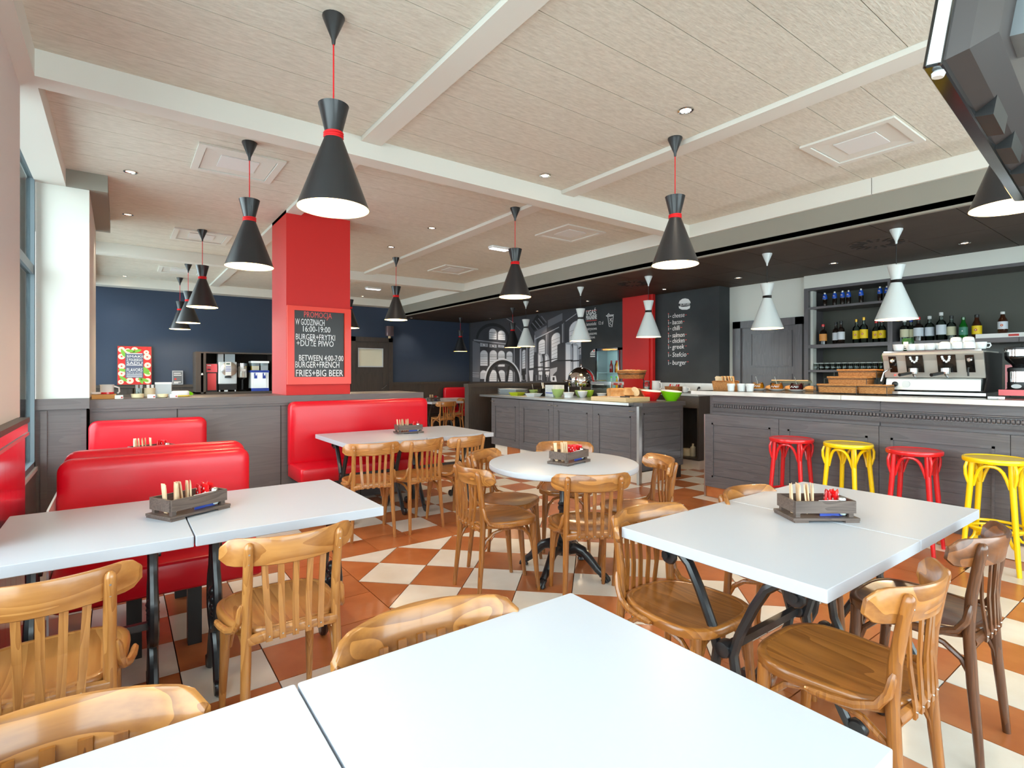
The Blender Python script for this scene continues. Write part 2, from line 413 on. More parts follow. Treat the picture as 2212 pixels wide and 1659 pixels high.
# beams
n = [0]
def trim(mb, m, smooth=False):
    n[0] += 1; return struct(mb, 'trim_%d' % n[0], m, smooth)
trim(MB().box(-.345, 5.125, 3.62, 3.765, BZ, CZ + .006), M['beam'])             # main cross beam
trim(MB().box(-.345, 5.125, 8.45, 8.60, BZ, CZ + .006), M['beam'])
trim(MB().box(-.345, 5.125, -1.35, -1.2, BZ, CZ + .006), M['beam'])
for xa, xb in ((1.36, 1.505), (3.22, 3.37)):                                     # shallow battens along the room
    for ya, yb in ((-2.5, 3.618), (3.767, 8.448), (8.602, 11.4)):
        trim(MB().box(xa, xb, ya, yb, CZ - .032, CZ + .006), M['beam'])
trim(MB().box(5.12, 5.18, -2.5, 1.828, BZ, CZ + .02), M['beam']); trim(MB().box(5.12, 5.18, 1.834, 11.35, BZ, CZ + .02), M['beam'])
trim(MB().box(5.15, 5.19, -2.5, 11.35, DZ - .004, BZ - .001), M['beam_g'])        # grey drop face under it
trim(MB().box(-.53, 5.6, 11.34, YB, 2.845, CZ + .01), M['beam'])                 # crown along the back wall
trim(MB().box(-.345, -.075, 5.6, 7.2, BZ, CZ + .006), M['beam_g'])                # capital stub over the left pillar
# window head
trim(MB().box(-.535, -.345, -2.5, 11.34, BZ, CZ + .02), M['beam'])

# ---- window wall on the left
def struct_box(name, m, *b): return struct(MB().box(*b), name, m)
wl = struct_box('wall_left', M['pink'], -.70, -.56, -2.6, 11.7, 0, .02)
struct_box('wall_left_head', M['wallw'], -.75, -.535, -2.6, 11.7, 2.93, 3.1)
struct_box('wall_left_base', M['lam'], -.60, -.525, -2.5, 11.6, .02, .60)
wn = 0
def window(ya, yb):
    global wn; wn += 1
    w = struct(MB().box(-.585, -.530, ya, ya + .06, .6, 2.93).box(-.585, -.530, yb - .06, yb, .6, 2.93).box(-.585, -.530, ya, yb, .60, .66).box(-.585, -.530, ya, yb, 2.87, 2.93), 'window_%d' % wn, M['frame'])
    part(MB().box(-.58, -.535, ya + .06, yb - .06, 2.12, 2.19), 'transom', M['frame'], w)
    k = max(1, round((yb - ya) / 1.6))
    for i in range(k):
        a = ya + .06 + (yb - ya - .12) * i / k; b = ya + .06 + (yb - ya - .12) * (i + 1) / k
        for z0, z1 in ((.66, 2.12), (2.19, 2.87)):
            part(MB().box(-.560, -.554, a, b, z0, z1), 'pane', M['pane'], w)
        if i: part(MB().box(-.58, -.535, a - .03, a + .03, .66, 2.87), 'mullion', M['frame'], w)
    part(MB().box(-.535, -.515, ya, yb, .585, .615), 'sill', M['greymat'], w)
    return w
window(3.80, 5.615); window(7.2, 11.6); window(-2.4, 2.55)
# pillars
struct_box('wall_pillar_front', M['pink'], -.53, -.419, 2.55, 3.791, 1.12, BZ)
fp = struct_box('wall_pillar_front_base', M['redlam'], -.53, -.402, 2.5, 3.70, 0, 1.10)
for k, (z0, z1) in enumerate(((1.06, 1.10), (0, 1.05))):
    pass
for k in range(8):
    part(MB().box(-.402, -.389, 2.5 + .15*k + .0015, 2.5 + .15*(k+1) - .0015, .02, 1.03), 'plank', M['redlam'], fp)
part(MB().box(-.402, -.379, 2.5, 3.705, 1.045, 1.098), 'top_rail', M['redlam'], fp)
part(MB().box(-.53, -.372, 2.5, 3.71, 1.098, 1.122), 'cap', M['dkwood'], fp)
part(MB().box(-.402, -.374, 2.5, 3.71, 1.030, 1.046), 'edge_strip', M['steel'], fp)
struct_box('wall_pillar_rear', M['wallw'], -.53, -.197, 5.62, 7.15, 1.145, BZ)
pb = struct_box('wall_pillar_rear_base', M['lam'], -.53, -.215, 5.60, 7.15, 0, 1.06)
part(MB().box(-.53, -.195, 5.575, 7.15, 1.06, 1.145), 'cap', M['lam'], pb)
part(MB().box(-.50, -.46, 5.592, 5.60, .02, 1.05), 'stile', M['lam'], pb); part(MB().box(-.25, -.216, 5.592, 5.60, .02, 1.05), 'stile', M['lam'], pb)
# ---- half wall with deep counter cap
hw = struct_box('wall_partition', M['lam'], -.195, 2.84, 5.67, 6.30, 0, 1.05)
part(MB().box(-.20, 2.87, 5.645, 6.34, 1.05, 1.125), 'cap', M['lam'], hw)
part(MB().box(-.195, 2.845, 5.655, 5.67, 1.028, 1.05), 'moulding', M['lam'], hw)
for x in (.42, 1.30, 2.12): part(MB().box(x, x + .006, 5.667, 5.6705, 0, 1.03), 'joint', M['gap'], hw)
# ---- red column
rc = struct_box('column', M['red'], 1.36, 2.014, 5.69, 6.31, 1.126, CZ + .01)
# ---- back wall
bw = struct_box('wall_back', M['navy'], -.6, 7.4, YB, YB + .12, 0, 3.1)
for xa, xb in ((-.5, 4.10), (5.10, 7.2)):
    d = part(MB().box(xa, xb, YB - .02, YB, 0, 1.09), 'dado', M['dkwood_z'], bw); 
    part(MB().box(xa, xb, YB - .045, YB, 1.09, 1.14), 'dado_rail', M['dkwood'], bw)
    k = int((xb - xa) / .6)
    for i in range(1, k): part(MB().box(xa + .6*i - .02, xa + .6*i + .02, YB - .028, YB - .02, .08, 1.05), 'stile', M['dkwood_z'], bw)
# back door
dr = struct(MB().box(4.12, 4.22, YB - .05, YB, 0, 2.16).box(5.0, 5.10, YB - .05, YB, 0, 2.16).box(4.12, 5.10, YB - .05, YB, 2.06, 2.16), 'door_1', M['dkwood_z'])
lf = MB().box(4.22, 4.29, YB - .035, YB - .005, 0, 2.06).box(4.86, 5.0, YB - .035, YB - .005, 0, 2.06).box(4.29, 4.86, YB - .035, YB - .005, 1.90, 2.06).box(4.29, 4.86, YB - .035, YB - .005, 1.36, 1.50).box(4.29, 4.86, YB - .035, YB - .005, 0, .12).box(4.29, 4.86, YB - .022, YB - .008, .12, 1.36)
part(lf, 'door_leaf', M['dkwood_z'], dr)
part(MB().box(4.29, 4.86, YB - .020, YB - .012, 1.50, 1.90), 'pane', mat('back_room_seen_through_glass', (228, 224, 200), .25, coat=.3), dr)
part(MB().box(4.28, 4.87, YB - .040, YB - .02, 1.485, 1.51).box(4.28, 4.87, YB - .040, YB - .02, 1.89, 1.912).box(4.28, 4.30, YB - .04, YB - .02, 1.5, 1.9).box(4.85, 4.87, YB - .04, YB - .02, 1.5, 1.9), 'pane_bead', M['greymat'], dr)
part(MB().tube([(4.95, YB - .04, 1.09), (4.95, YB - .09, 1.09), (4.93, YB - .10, 1.085), (4.80, YB - .10, .99)], .011, 8), 'handle', M['chrome'], dr, True)
part(MB().lathe([(.018, 0), (.018, .01)], 12).tf(Matrix.Translation((4.95, YB - .035, .93)) @ Matrix.Rotation(pi/2, 4, 'X')), 'lock', M['chrome'], dr)
# ---- right-hand walls behind the bar
XW, XC, XM, XRC = 7.33, 7.06, 7.20, 6.90
wr = struct_box('wall_right', M['wallw'], XW, XW + .1, 3.30, 4.49, 0, DZ + .02)
struct_box('wall_right_over_shelves', M['wallw'], XW - .06, XW + .1, -2.6, 3.385, 2.46, DZ + .02)
struct_box('wall_right_behind_shelves', M['gap'], XW + .40, XW + .5, -2.6, 3.4, 0, 2.6)
wc = struct_box('wall_chalkboard', M['chalk'], XC, XW + .1, 4.485, 5.64, 0, DZ + .02)
struct_box('column_bar', M['red'], XRC, XW + .05, 5.64, 6.20, 0, DZ + .02)
struct_box('trim_column_pipe', M['red'], XRC + .03, XRC + .09, 5.585, 5.638, 0, DZ + .02)
wm = struct_box('wall_mural', M['chalk'], XM, XM + .12, 6.2, YB, 0, DZ + .02)
part(MB().box(XM - .02, XM, 6.9, YB - .03, 0, 1.06), 'dado', M['dkwood_z'], wm)
part(MB().box(XM - .05, XM, 6.9, YB - .03, 1.06, 1.125), 'dado_rail', M['dkwood'], wm)
# white tiled splashback under the chalkboard
sp = part(MB().box(XC - .006, XC, 4.49, 5.63, 1.07, 1.20), 'splashback', M['grout'], wc)
for i in range(4): part(MB().box(XC - .014, XC - .006, 4.492 + .285*i, 4.492 + .285*(i+1) - .004, 1.072, 1.198), 'tile', M['white'], sp)
# service door behind the bar
d2 = struct(MB().box(XW - .06, XW, 4.28, 4.40, 0, 2.10).box(XW - .06, XW, 3.41, 3.50, 0, 2.10).box(XW - .06, XW, 3.41, 4.40, 2.0, 2.10), 'door_2', M['cab_z'])
part(MB().box(XW - .03, XW - .002, 3.5, 4.28, 0, 2.0), 'door_leaf', M['cab_z'], d2)
def frame_panel(par, x, ya, yb, za, zb, m, w=.022, sunk=.012):      # raised bead frame round a sunk field, facing -x
    part(MB().box(x - .012, x, ya, ya + w, za, zb).box(x - .012, x, yb - w, yb, za, zb).box(x - .012, x, ya + w, yb - w, za, za + w).box(x - .012, x, ya + w, yb - w, zb - w, zb), 'panel_bead', m, par)
for za, zb in ((1.44, 1.93), (.85, 1.34), (.15, .75)): frame_panel(d2, XW - .03, 3.55, 4.14, za, zb, M['cab_z'])
for za, zb in ((1.46, 1.91), (.87, 1.32), (.17, .73)): part(MB().box(XW - .034, XW - .029, 3.572, 4.118, za, zb), 'field', M['cab_z'], d2)
part(MB().box(XW - .075, XW - .03, 4.12, 4.16, 1.0, 1.12), 'handle', M['steel'], d2)
# rear wall (behind the camera) with unseen windows assumed, large for extra fill light, end wall
struct(MB().box(-.7, 7.5, -2.62, -2.5, 0, .55).box(-.7, 7.5, -2.62, -2.5, 2.75, 3.1).box(-.7, -.3, -2.62, -2.5, 0, 3.1).box(5.5, 7.5, -2.62, -2.5, 0, 3.1), 'wall_rear', M['wallw'])
w4 = struct(MB().box(-.3, 5.5, -2.6, -2.55, .55, .61).box(-.3, 5.5, -2.6, -2.55, 2.69, 2.75).box(1.6, 1.68, -2.6, -2.55, .6, 2.7).box(3.5, 3.58, -2.6, -2.55, .6, 2.7), 'window_%d' % (wn + 1), M['frame'])
for a, b in ((-.3, 1.6), (1.68, 3.5), (3.58, 5.5)): part(MB().box(a, b, -2.578, -2.572, .61, 2.69), 'pane', M['pane'], w4)
struct_box('roof_slab', M['wallw'], -.75, 7.9, -2.65, 11.8, 3.10, 3.2)
struct_box('pavement', mat('pale_pavement', (176, 178, 176), .9), -14, -.75, -14, 24, -.3, -.12)

# ---- ceiling fittings
def spot(x, y, z, lab, warm=True):
    t = thing('downlight', lab, 'light', (x, y, z), 0, 'recessed ceiling spots')
    part(MB().lathe([(.048, 0), (.048, -.006), (.037, -.008), (.033, -.002), (.033, .004)], 20, cap0=False, cap1=False), 'trim_ring', M['chrome'], t, True)
    part(MB().lathe([(.001, -.0012), (.032, -.0012)], 16, cap0=False, cap1=False), 'bulb', M['spotglow'], t)
    l = bpy.data.lights.new('spot_lamp', 'SPOT'); l.energy = 16; l.color = (1, .86, .68); l.spot_size = rad(95); l.spot_blend = .8; l.shadow_soft_size = .03
    o = bpy.data.objects.new('spot_lamp', l); o.location = (x, y, z - .012); COL.objects.link(o)
for x, y, lab in ((.075, 5.37, 'downlight in the pale ceiling above the window pillar, nearest of the left row'), (.075, 6.83, 'downlight in the pale ceiling, second along the window side'), (.075, 11.2, 'small far downlight in the pale ceiling by the navy wall'),
                  (2.86, 2.05, 'downlight high in the ceiling right of the large batten, nearest of the middle row'), (2.86, 3.42, 'downlight beside the long cross beam'), (2.86, 5.42, 'downlight right of the red column, nearer one'), (2.86, 6.55, 'downlight right of the red column, further one'), (4.2, 11.1, 'tiny downlight by the crown over the back door')):
    spot(x, y, CZ, lab)
for x, y, lab in ((6.66, 1.58, 'downlight in the dark bar ceiling, rightmost over the shelves'), (6.66, 2.77, 'downlight in the dark ceiling over the left shelves'), (6.66, 3.95, 'downlight in the dark ceiling in front of the white wall'), (6.66, 5.15, 'downlight in the dark ceiling above the burger list'), (6.66, 6.8, 'downlight in the dark ceiling above the lemonade list'), (6.9, 8.5, 'downlight in the dark ceiling above the photo mural'), (6.95, 10.3, 'downlight in the dark ceiling at the left end of the mural'), (5.44, 11.3, 'faint downlight under the dark ceiling beside the back lamp')):
    spot(x, y, DZ, lab)
def cassette(x0, y0, lab, s=.59):
    t = thing('air_vent', lab, 'vent', (x0 + s/2, y0 + s/2, CZ), 0, 'square ceiling diffusers'); h = s / 2
    part(MB().box(-h, h, -h, -h + .05, -.016, -.001).box(-h, h, h - .05, h, -.016, -.001).box(-h, -h + .05, -h + .05, h - .05, -.016, -.001).box(h - .05, h, -h + .05, h - .05, -.016, -.001), 'frame', M['beam'], t)
    r = lambda q, z: [(-q, -q, z), (q, -q, z), (q, q, z), (-q, q, z)]
    part(MB().rings([r(h - .055, -.006), r(h * .62, -.004), r(h * .46, -.001)], 0, False, False), 'cone', M['beam'], t)
    part(MB().box(-h*.45, h*.45, -h*.45, h*.45, -.008, -.001), 'core_plate', M['whitemat'], t)
for x0, y0, lab in ((.46, 4.38, 'square ceiling diffuser behind the second black pendant on the left'), (.505, 7.11, 'square ceiling diffuser behind the third black pendant on the left'), (.5, 9.75, 'far square ceiling diffuser near the navy wall'), (3.99, 1.30, 'large square ceiling diffuser at the upper right near the television'), (3.99, 4.37, 'square ceiling diffuser left of the bar beam, middle bay'), (3.985, 7.11, 'square ceiling diffuser in the far bay beside the bar beam')):
    cassette(x0, y0, lab)
def tube_light(x0, x1, y, lab):
    t = thing('tube_light', lab, 'light', ((x0+x1)/2, y, CZ), 0, 'small tube lights'); w = (x1 - x0) / 2
    part(MB().rbox(-w, w, -.06, .06, -.035, -.001, .02), 'housing', M['white'], t); part(MB().box(-w + .015, w - .015, -.045, .045, -.038, -.034), 'diffuser', M['tubeglow'], t)
tube_light(3.86, 4.14, 5.72, 'bright white tube light on the ceiling above the middle black pendant'); tube_light(3.8, 4.1, 9.88, 'small white tube light on the ceiling of the far bay')
def grille(x, y, lab):
    t = thing('round_vent', lab, 'vent', (x, y, DZ), 0, 'round ceiling grilles')
    part(MB().lathe([(.25, 0), (.25, -.004), (.001, -.004)], 28, cap0=False, cap1=False), 'plate', M['dark_c'], t)
    for k in range(16):
        a = 2*pi*k/16; b = MB().cbox((.17, 0, -.006), (.11, .022, .005)); b.tf(Matrix.Rotation(a, 4, 'Z')); part(b, 'slot', M['gap'], t)
grille(6.0, 2.10, 'round swirl grille in the dark ceiling above the espresso machine'); grille(5.9, 5.1, 'round swirl grille in the dark ceiling left of the burger list')
# ================================================================== FURNITURE
# ---- pendants
def pendant(shade_m, cord_m, band_m, drop_rim, ceil_z, lab):
    """rim height drop_rim below the ceiling; origin at the ceiling rose"""
    t = thing('pendant_lamp', lab, 'lamp', (0, 0, 0), 0, 'cone pendants')
    zr = -drop_rim
    part(MB().lathe([(.001, 0), (.050, 0), (.050, -.008), (.010, -.105), (.008, -.125), (.006, -.13)], 20, cap0=False), 'ceiling_rose', M[shade_m], t, True)
    part(MB().tube([(0, 0, -.12), (0, 0, zr + .478)], .0035, 6), 'cord', M[cord_m], t, True)
    prof = [(.160, zr), (.157, zr + .012), (.0375, zr + .335), (.0365, zr + .345), (.067, zr + .472), (.069, zr + .478), (.058, zr + .476), (.004, zr + .470)]
    part(MB().lathe(prof, 40, cap0=False, cap1=False), 'lamp_shade', M[shade_m], t, True)
    part(MB().lathe([(.1585, zr + .001), (.1540, zr + .013), (.034, zr + .333), (.001, zr + .336)], 40, cap0=False, cap1=False), 'shade_lining', M['shade_in'], t, True)
    b = MB()
    for k in range(3):
        b.tube([((.0405) * cos(a), .0405 * sin(a), zr + .330 + .009*k + .002*sin(a + k)) for a in [2*pi*q/18 for q in range(18)]], .0052, 6, closed=True)
    part(b, 'cord_wrap', M[band_m], t, True)
    part(MB().lathe([(.001, zr + .085), (.020, zr + .092), (.030, zr + .115), (.026, zr + .145), (.014, zr + .18), (.013, zr + .22)], 14, cap0=False), 'bulb', M['bulb'], t, True)
    return t
def pend_light(x, y, z, e=16):
    l = bpy.data.lights.new('pendant_light', 'POINT'); l.energy = e; l.color = (1, .83, .58); l.shadow_soft_size = .035
    o = bpy.data.objects.new('pendant_light', l); o.location = (x, y, z); COL.objects.link(o)
pbk = pendant('shade_b', 'cord_r', 'cord_r', .89, CZ, '')
pbd = pendant('shade_b', 'cord_r', 'cord_r', .775, DZ, '')
pwh = pendant('shade_w', 'black', 'black', .80, DZ, '')
BL = [(.80, 2.48, 'black pendant with red band, largest, nearest, hanging top centre left'), (.752, 4.19, 'black pendant left of the red column, second in the left row'), (.775, 7.08, 'black pendant, third in the row in front of the navy wall'),
      (.845, 9.42, 'black pendant, fourth in the left row, overlapped by the third'), (.85, 10.85, 'black pendant, furthest and lowest looking of the left row'), (3.29, .605, 'black pendant half hidden behind the hanging television'),
      (3.145, 2.34, 'black pendant over the table by the bar, nearest of the middle row'), (3.19, 4.28, 'black pendant hanging above the round table and buffet'), (3.19, 7.13, 'black pendant just right of the red column, over the bench end'), (3.13, 8.87, 'black pendant half hidden by the right edge of the red column')]
for i, (x, y, lab) in enumerate(BL):
    o = pbk if i == 0 else clone(pbk, (0, 0, 0)); o.location = (x, y, CZ); o['label'] = lab; pend_light(x, y, CZ - .89 + .06)
for i, (x, y, lab) in enumerate([(6.33, 10.6, 'small black pendant at the far corner, left end of the mural'), (6.2, 8.40, 'black pendant hanging in front of the mural, beside a pale one')]):
    o = pbd if i == 0 else clone(pbd, (0, 0, 0)); o.location = (x, y, DZ); o['label'] = lab; pend_light(x, y, DZ - .775 + .06, 7)
for i, (x, y, lab) in enumerate([(5.83, 7.50, 'pale grey pendant beside a black one, furthest of the bar row'), (5.51, 5.77, 'pale grey pendant in front of the lemonade writing'), (5.62, 4.6, 'pale grey pendant in front of the small red column'), (5.573, 2.975, 'pale grey pendant in front of the service door'), (5.545, 1.79, 'pale grey pendant in front of the bottle shelves, largest of the bar row')]):
    o = pwh if i == 0 else clone(pwh, (0, 0, 0)); o.location = (x, y, DZ); o['label'] = lab; o['group'] = 'pale cone pendants over the bar'; pend_light(x, y, DZ - .80 + .06, 10)

# ---- chairs
def chair_proto(tag_name, c1, c2, rough=.3, railc=None):
    wx = wood(tag_name + '_wood', *(railc or (c1, c2)), 0, rough, .45, .55, .04, .08)
    wy = wood(tag_name + '_seat_wood', c1, c2, 1, rough, .45, .6, .04, .07)
    wz = wood(tag_name + '_leg_wood', c1, c2, 2, rough, .4, 1.2, .04, .04)
    t = thing('dining_chair', '', 'chair')
    # seat: dished plywood in a bentwood rim
    def outl(s, z, ins=0):
        P = []
        for k in range(36):
            a = 2*pi*k/36; cx, sx = cos(a), sin(a)
            x = .212 * math.copysign(abs(cx) ** .62, cx); y = .212 * math.copysign(abs(sx) ** .72, sx)
            x *= 1 + .10 * (y / .212) - .04
            P.append((x * s, y * s - .0 + ins, z))
        return P
    part(MB().rings([outl(.955, .424), outl(.99, .428), outl(1, .440), outl(.995, .457), outl(.965, .462), outl(.90, .462), outl(.885, .4595)], 0, True, False), 'seat_rim', wy, t, True, ang=50)
    part(MB().rings([outl(.89, .4595), outl(.6, .454), outl(.3, .450), outl(.05, .449)], 0, False, True), 'seat', wy, t, True)
    # crest rail, a curved plywood slab; ends rounded
    yc, kk = -.236, 1.95
    R = []; N = 22
    for i in range(N + 1):
        u = -1 + 2*i/N; x = .228 * u; y = yc + kk * x * x
        e = max(0, (abs(u) - .84) / .16); zt = .785 - .030 * e*e; zb = .684 + .026 * e*e
        tg = Vector((1, 2*kk*x, 0)).normalized(); nr = Vector((-tg.y, tg.x, 0)); lean = -.018
        th = .0085
        sec = []
        for (q, z) in ((-th, zb + .003), (-th*.5, zb), (th*.5, zb), (th, zb + .003), (th, zt - .006), (th*.45, zt), (-th*.45, zt), (-th, zt - .006)):
            sec.append((x + nr.x*q, y + nr.y*q + lean*(z - .68)/.1, z))
        R.append(sec)
    part(MB().rings(R), 'crest_rail', wx, t, True, ang=45)
    # rear legs run up as posts
    for s in (-1, 1):
        b = MB().tube([(s*.172, -.222, 0), (s*.166, -.212, .12), (s*.159, -.197, .28), (s*.154, -.186, .46), (s*.153, -.193, .58), (s*.154, -.212, .70), (s*.155, -.224, .752), (s*.155, -.226, .766), (s*.155, -.227, .772)],
                      [.0125, .0145, .0168, .0178, .0172, .0165, .0158, .0125, .005], 10)
        for z, y in ((.735, -.238), (.700, -.229)): b.lathe([(.0035, 0), (.003, .003)], 8, m=1).tf(Matrix.Translation((s*.155, y + .004, z)) @ Matrix.Rotation(pi/2, 4, 'X'), len(b.v) - 16)
        part(b, 'rear_leg', [wz, M['steel']], t, True)
        part(MB().tube([(s*.170, .196, 0), (s*.168, .184, .10), (s*.164, .170, .24), (s*.160, .160, .36), (s*.158, .158, .432)], [.0115, .0145, .0185, .0215, .022], 10), 'front_leg', wz, t, True)
        # bent elbow bracing post to seat
        b = MB().tube([(s*.170, -.196, .556), (s*.174, -.192, .54), (s*.178, -.184, .50), (s*.186, -.160, .462), (s*.200, -.110, .444), (s*.212, -.055, .441), (s*.218, -.010, .441), (s*.218, .010, .441)], [.006, .011, .0125, .0125, .0125, .012, .011, .006], 8)
        part(b, 'elbow_brace', wz, t, True)
        # arch under the seat
        part(MB().tube([(s*.150, -.196, .265), (s*.150, -.190, .305), (s*.150, -.165, .355), (s*.150, -.115, .392), (s*.150, -.04, .409), (s*.150, .03, .409), (s*.152, .095, .390), (s*.155, .135, .350), (s*.158, .150, .30), (s*.160, .152, .26)], [.006, .0095] + [.0105]*6 + [.0095, .006], 8), 'side_arch', wz, t, True)
    part(MB().tube([(-.145, .165, .26), (-.142, .160, .30), (-.130, .155, .35), (-.095, .150, .392), (-.04, .148, .409), (.04, .148, .409), (.095, .150, .392), (.130, .155, .35), (.142, .160, .30), (.145, .165, .26)], [.006, .0095] + [.0105]*6 + [.0095, .006], 8), 'front_arch', wz, t, True)
    part(MB().tube([(-.150, -.195, .425), (-.08, -.208, .437), (0, -.212, .440), (.08, -.208, .437), (.150, -.195, .425)], .014, 8, flat=1.4), 'seat_back_rail', wy, t, True)
    for k in range(5):
        x1 = (-2 + k) * .0505; x0 = (-2 + k) * .044
        y1 = yc + kk*x1*x1 + .012; y0 = -.222 + .35*x0*x0
        P = [(x0, y0, .418), (x0, y0, .45), ((x0+x1)/2, (y0+y1)/2 + .004, .56), (x1, y1 - .004, .68), (x1, y1 - .006, .72)]
        R = []
        for (x, y, z) in P: R.append([(x - .0105, y - .0035, z), (x + .0105, y - .0035, z), (x + .0105, y + .0035, z), (x - .0105, y + .0035, z)])
        b = MB().rings(R); b.lathe([(.0035, 0), (.003, .003)], 8, m=1).tf(Matrix.Translation((x0, y0 - .0035, .436)) @ Matrix.Rotation(pi/2, 4, 'X'), len(b.v) - 16)
        part(b, 'back_slat', [wz, M['steel']], t)
    return t
P_L = chair_proto('light_beech', (150, 92, 40), (188, 130, 70))
P_M = chair_proto('amber_beech', (122, 70, 26), (168, 106, 46), railc=((116, 66, 24), (178, 118, 56)))
P_D = chair_proto('dark_beech', (70, 40, 22), (104, 62, 34), railc=((66, 36, 20), (140, 84, 42)))
used = set()
def chair(proto, x, y, deg, lab, group):
    o = proto if proto.name not in used else copy_tree(proto)
    used.add(proto.name)
    o.location = (x, y, 0); o.rotation_euler = (0, 0, rad(deg - 90)); o['label'] = lab; o['group'] = group
    return o
G1, G2, G3, G4, G5, G6 = 'chairs along the booth table', 'chairs behind the nearest table', 'chairs at the table by the bar', 'chairs around the round table', 'chairs along the bench table', 'chairs in the far corner'
chair(P_L, -.175, 2.175, 90, 'wooden slat back chair cut by the left edge, drawn up to the booth table', G1)
chair(P_L, .505, 2.215, 91, 'wooden slat back chair at the right half of the booth table, seat reflecting red', G1)
chair(P_M, -.105, .955, -92, 'chair seen only by its broad curved crest rail at bottom left', G2)
chair(P_M, .575, .945, -94, 'chair with curved crest rail showing behind the nearest table, bottom centre', G2)
chair(P_M, 1.775, 1.275, -90, 'chair with glossy seat tucked under the left end of the bar side table', G3)
chair(P_M, 2.47, 1.235, -88, 'chair at the far side of the bar side table, only its crest rail showing', G3)
chair(P_M, 1.815, .735, 91, 'amber chair with broad empty seat in the right foreground', G3)
chair(P_D, 2.515, .735, 90, 'darkest brown chair, right foreground behind the amber one', G3)
chair(P_M, 1.93, 2.77, -6, 'chair left of the round table, turned side on to the camera', G4)
chair(P_M, 2.225, 3.08, -58, 'chair behind the side-on one, far left of the round table', G4)
chair(P_M, 2.255, 2.325, 60, 'chair with its back to the camera in front of the round table', G4)
chair(P_M, 2.83, 3.135, -130, 'chair behind the round table, only its crest rail showing behind the tray', G4)
chair(P_M, 2.785, 2.40, 150, 'chair right of the round table, its slatted back seen edge on', G4)
chair(P_L, 1.70, 4.355, 79, 'leftmost of three chairs lined along the bench table', G5)
chair(P_L, 2.095, 4.335, 98, 'middle of three chairs lined along the bench table', G5)
chair(P_L, 2.52, 4.325, 103, 'rightmost of three chairs lined along the bench table', G5)
chair(P_L, 5.27, 9.52, 88, 'far chair with its back to the room at the small corner table', G6)
chair(P_L, 5.98, 10.35, 160, 'far chair at the right side of the small corner table', G6)
chair(P_L, 5.02, 10.25, -20, 'far chair at the left side of the small corner table', G6)
chair(P_L, 4.98, 11.2, 0, 'furthest chair by the long corner table, peeping over the red bench', G6)

# ---- tables
def rect_table(x0, x1, y0, y1, lab, style='scroll', th=.04, zt=.75, group=None):
    cx, cy = (x0 + x1)/2, (y0 + y1)/2
    t = thing('dining_table', lab, 'table', (cx, cy, 0), 0, group)
    w, d = (x1 - x0)/2 - .0025, (y1 - y0)/2
    part(MB().rbox(-w, w, -d, d, zt - th, zt, .004, 2), 'table_top', M['melamine'], t)
    xe = w - .11; dv = min(d - .10, .27)
    for s in (-1, 1):
        if style == 'scroll': end_scroll(t, s * xe, dv, zt - th)
        else: end_lyre(t, s * xe, dv, zt - th)
    zs = .31 if style == 'lyre' else .40
    part(MB().box(-xe, xe, -.012, .012, zs - .014, zs + .014), 'stretcher', M['iron'], t)
    return t
def end_scroll(t, x, dv, zt):
    for s in (-1, 1):
        pts = []
        cz, cy, r0 = zt - .052, s * (dv - .03), .034             # top volute
        for k in range(15):
            a = rad(-250 + 32*k); r = .006 + .030 * k / 14
            pts.append((x, cy + s * r * cos(a + pi) * -1, cz + r * sin(a)))
        pts = [(x, cy + s * (.007 + .027*k/14) * cos(rad(20 + 34*(14 - k)) ), cz + (.007 + .027*k/14) * sin(rad(20 + 34*(14 - k)))) for k in range(12)]
        ctl = [(dv - .035, zt - .014), (dv - .075, zt - .018), (dv - .125, zt - .06), (dv - .165, zt - .13), (.050, .46), (.030, .39), (.040, .32), (.085, .22), (.135, .13), (.165, .07), (.185, .035), (.205, .022)]
        body = [(x, s * y, z) for y, z in ctl]
        part(MB().tube(body, [.020]*4 + [.0195]*3 + [.020]*4 + [.014], 8, flat=.85), 'leg', M['iron'], t, True)
        v = MB().tube(pts, [.008 + .005*k/11 for k in range(12)], 8, flat=1.5)
        v.lathe([(.013, -.02), (.013, .02)], 12, m=0).tf(Matrix.Translation((x, cy, cz)) @ Matrix.Rotation(pi/2, 4, 'Y'), len(v.v) - 24)
        part(v, 'volute', M['iron'], t, True)
        f = MB().lathe([(.012, -.017), (.028, -.017), (.034, -.010), (.034, .010), (.028, .017), (.012, .017)], 16).tf(Matrix.Translation((x, s * .215, .035)) @ Matrix.Rotation(pi/2, 4, 'Y'))
        part(f, 'foot_scroll', M['iron'], t, True)
    part(MB().lathe([(.010, -.028), (.026, -.024), (.030, -.012), (.030, .012), (.026, .024), (.010, .028)], 16).tf(Matrix.Translation((x, 0, .40)) @ Matrix.Rotation(pi/2, 4, 'Y')), 'roundel', M['iron'], t, True)
    part(MB().box(x - .022, x + .022, -dv + .02, dv - .02, zt - .012, zt - .0005), 'top_bar', M['iron'], t)
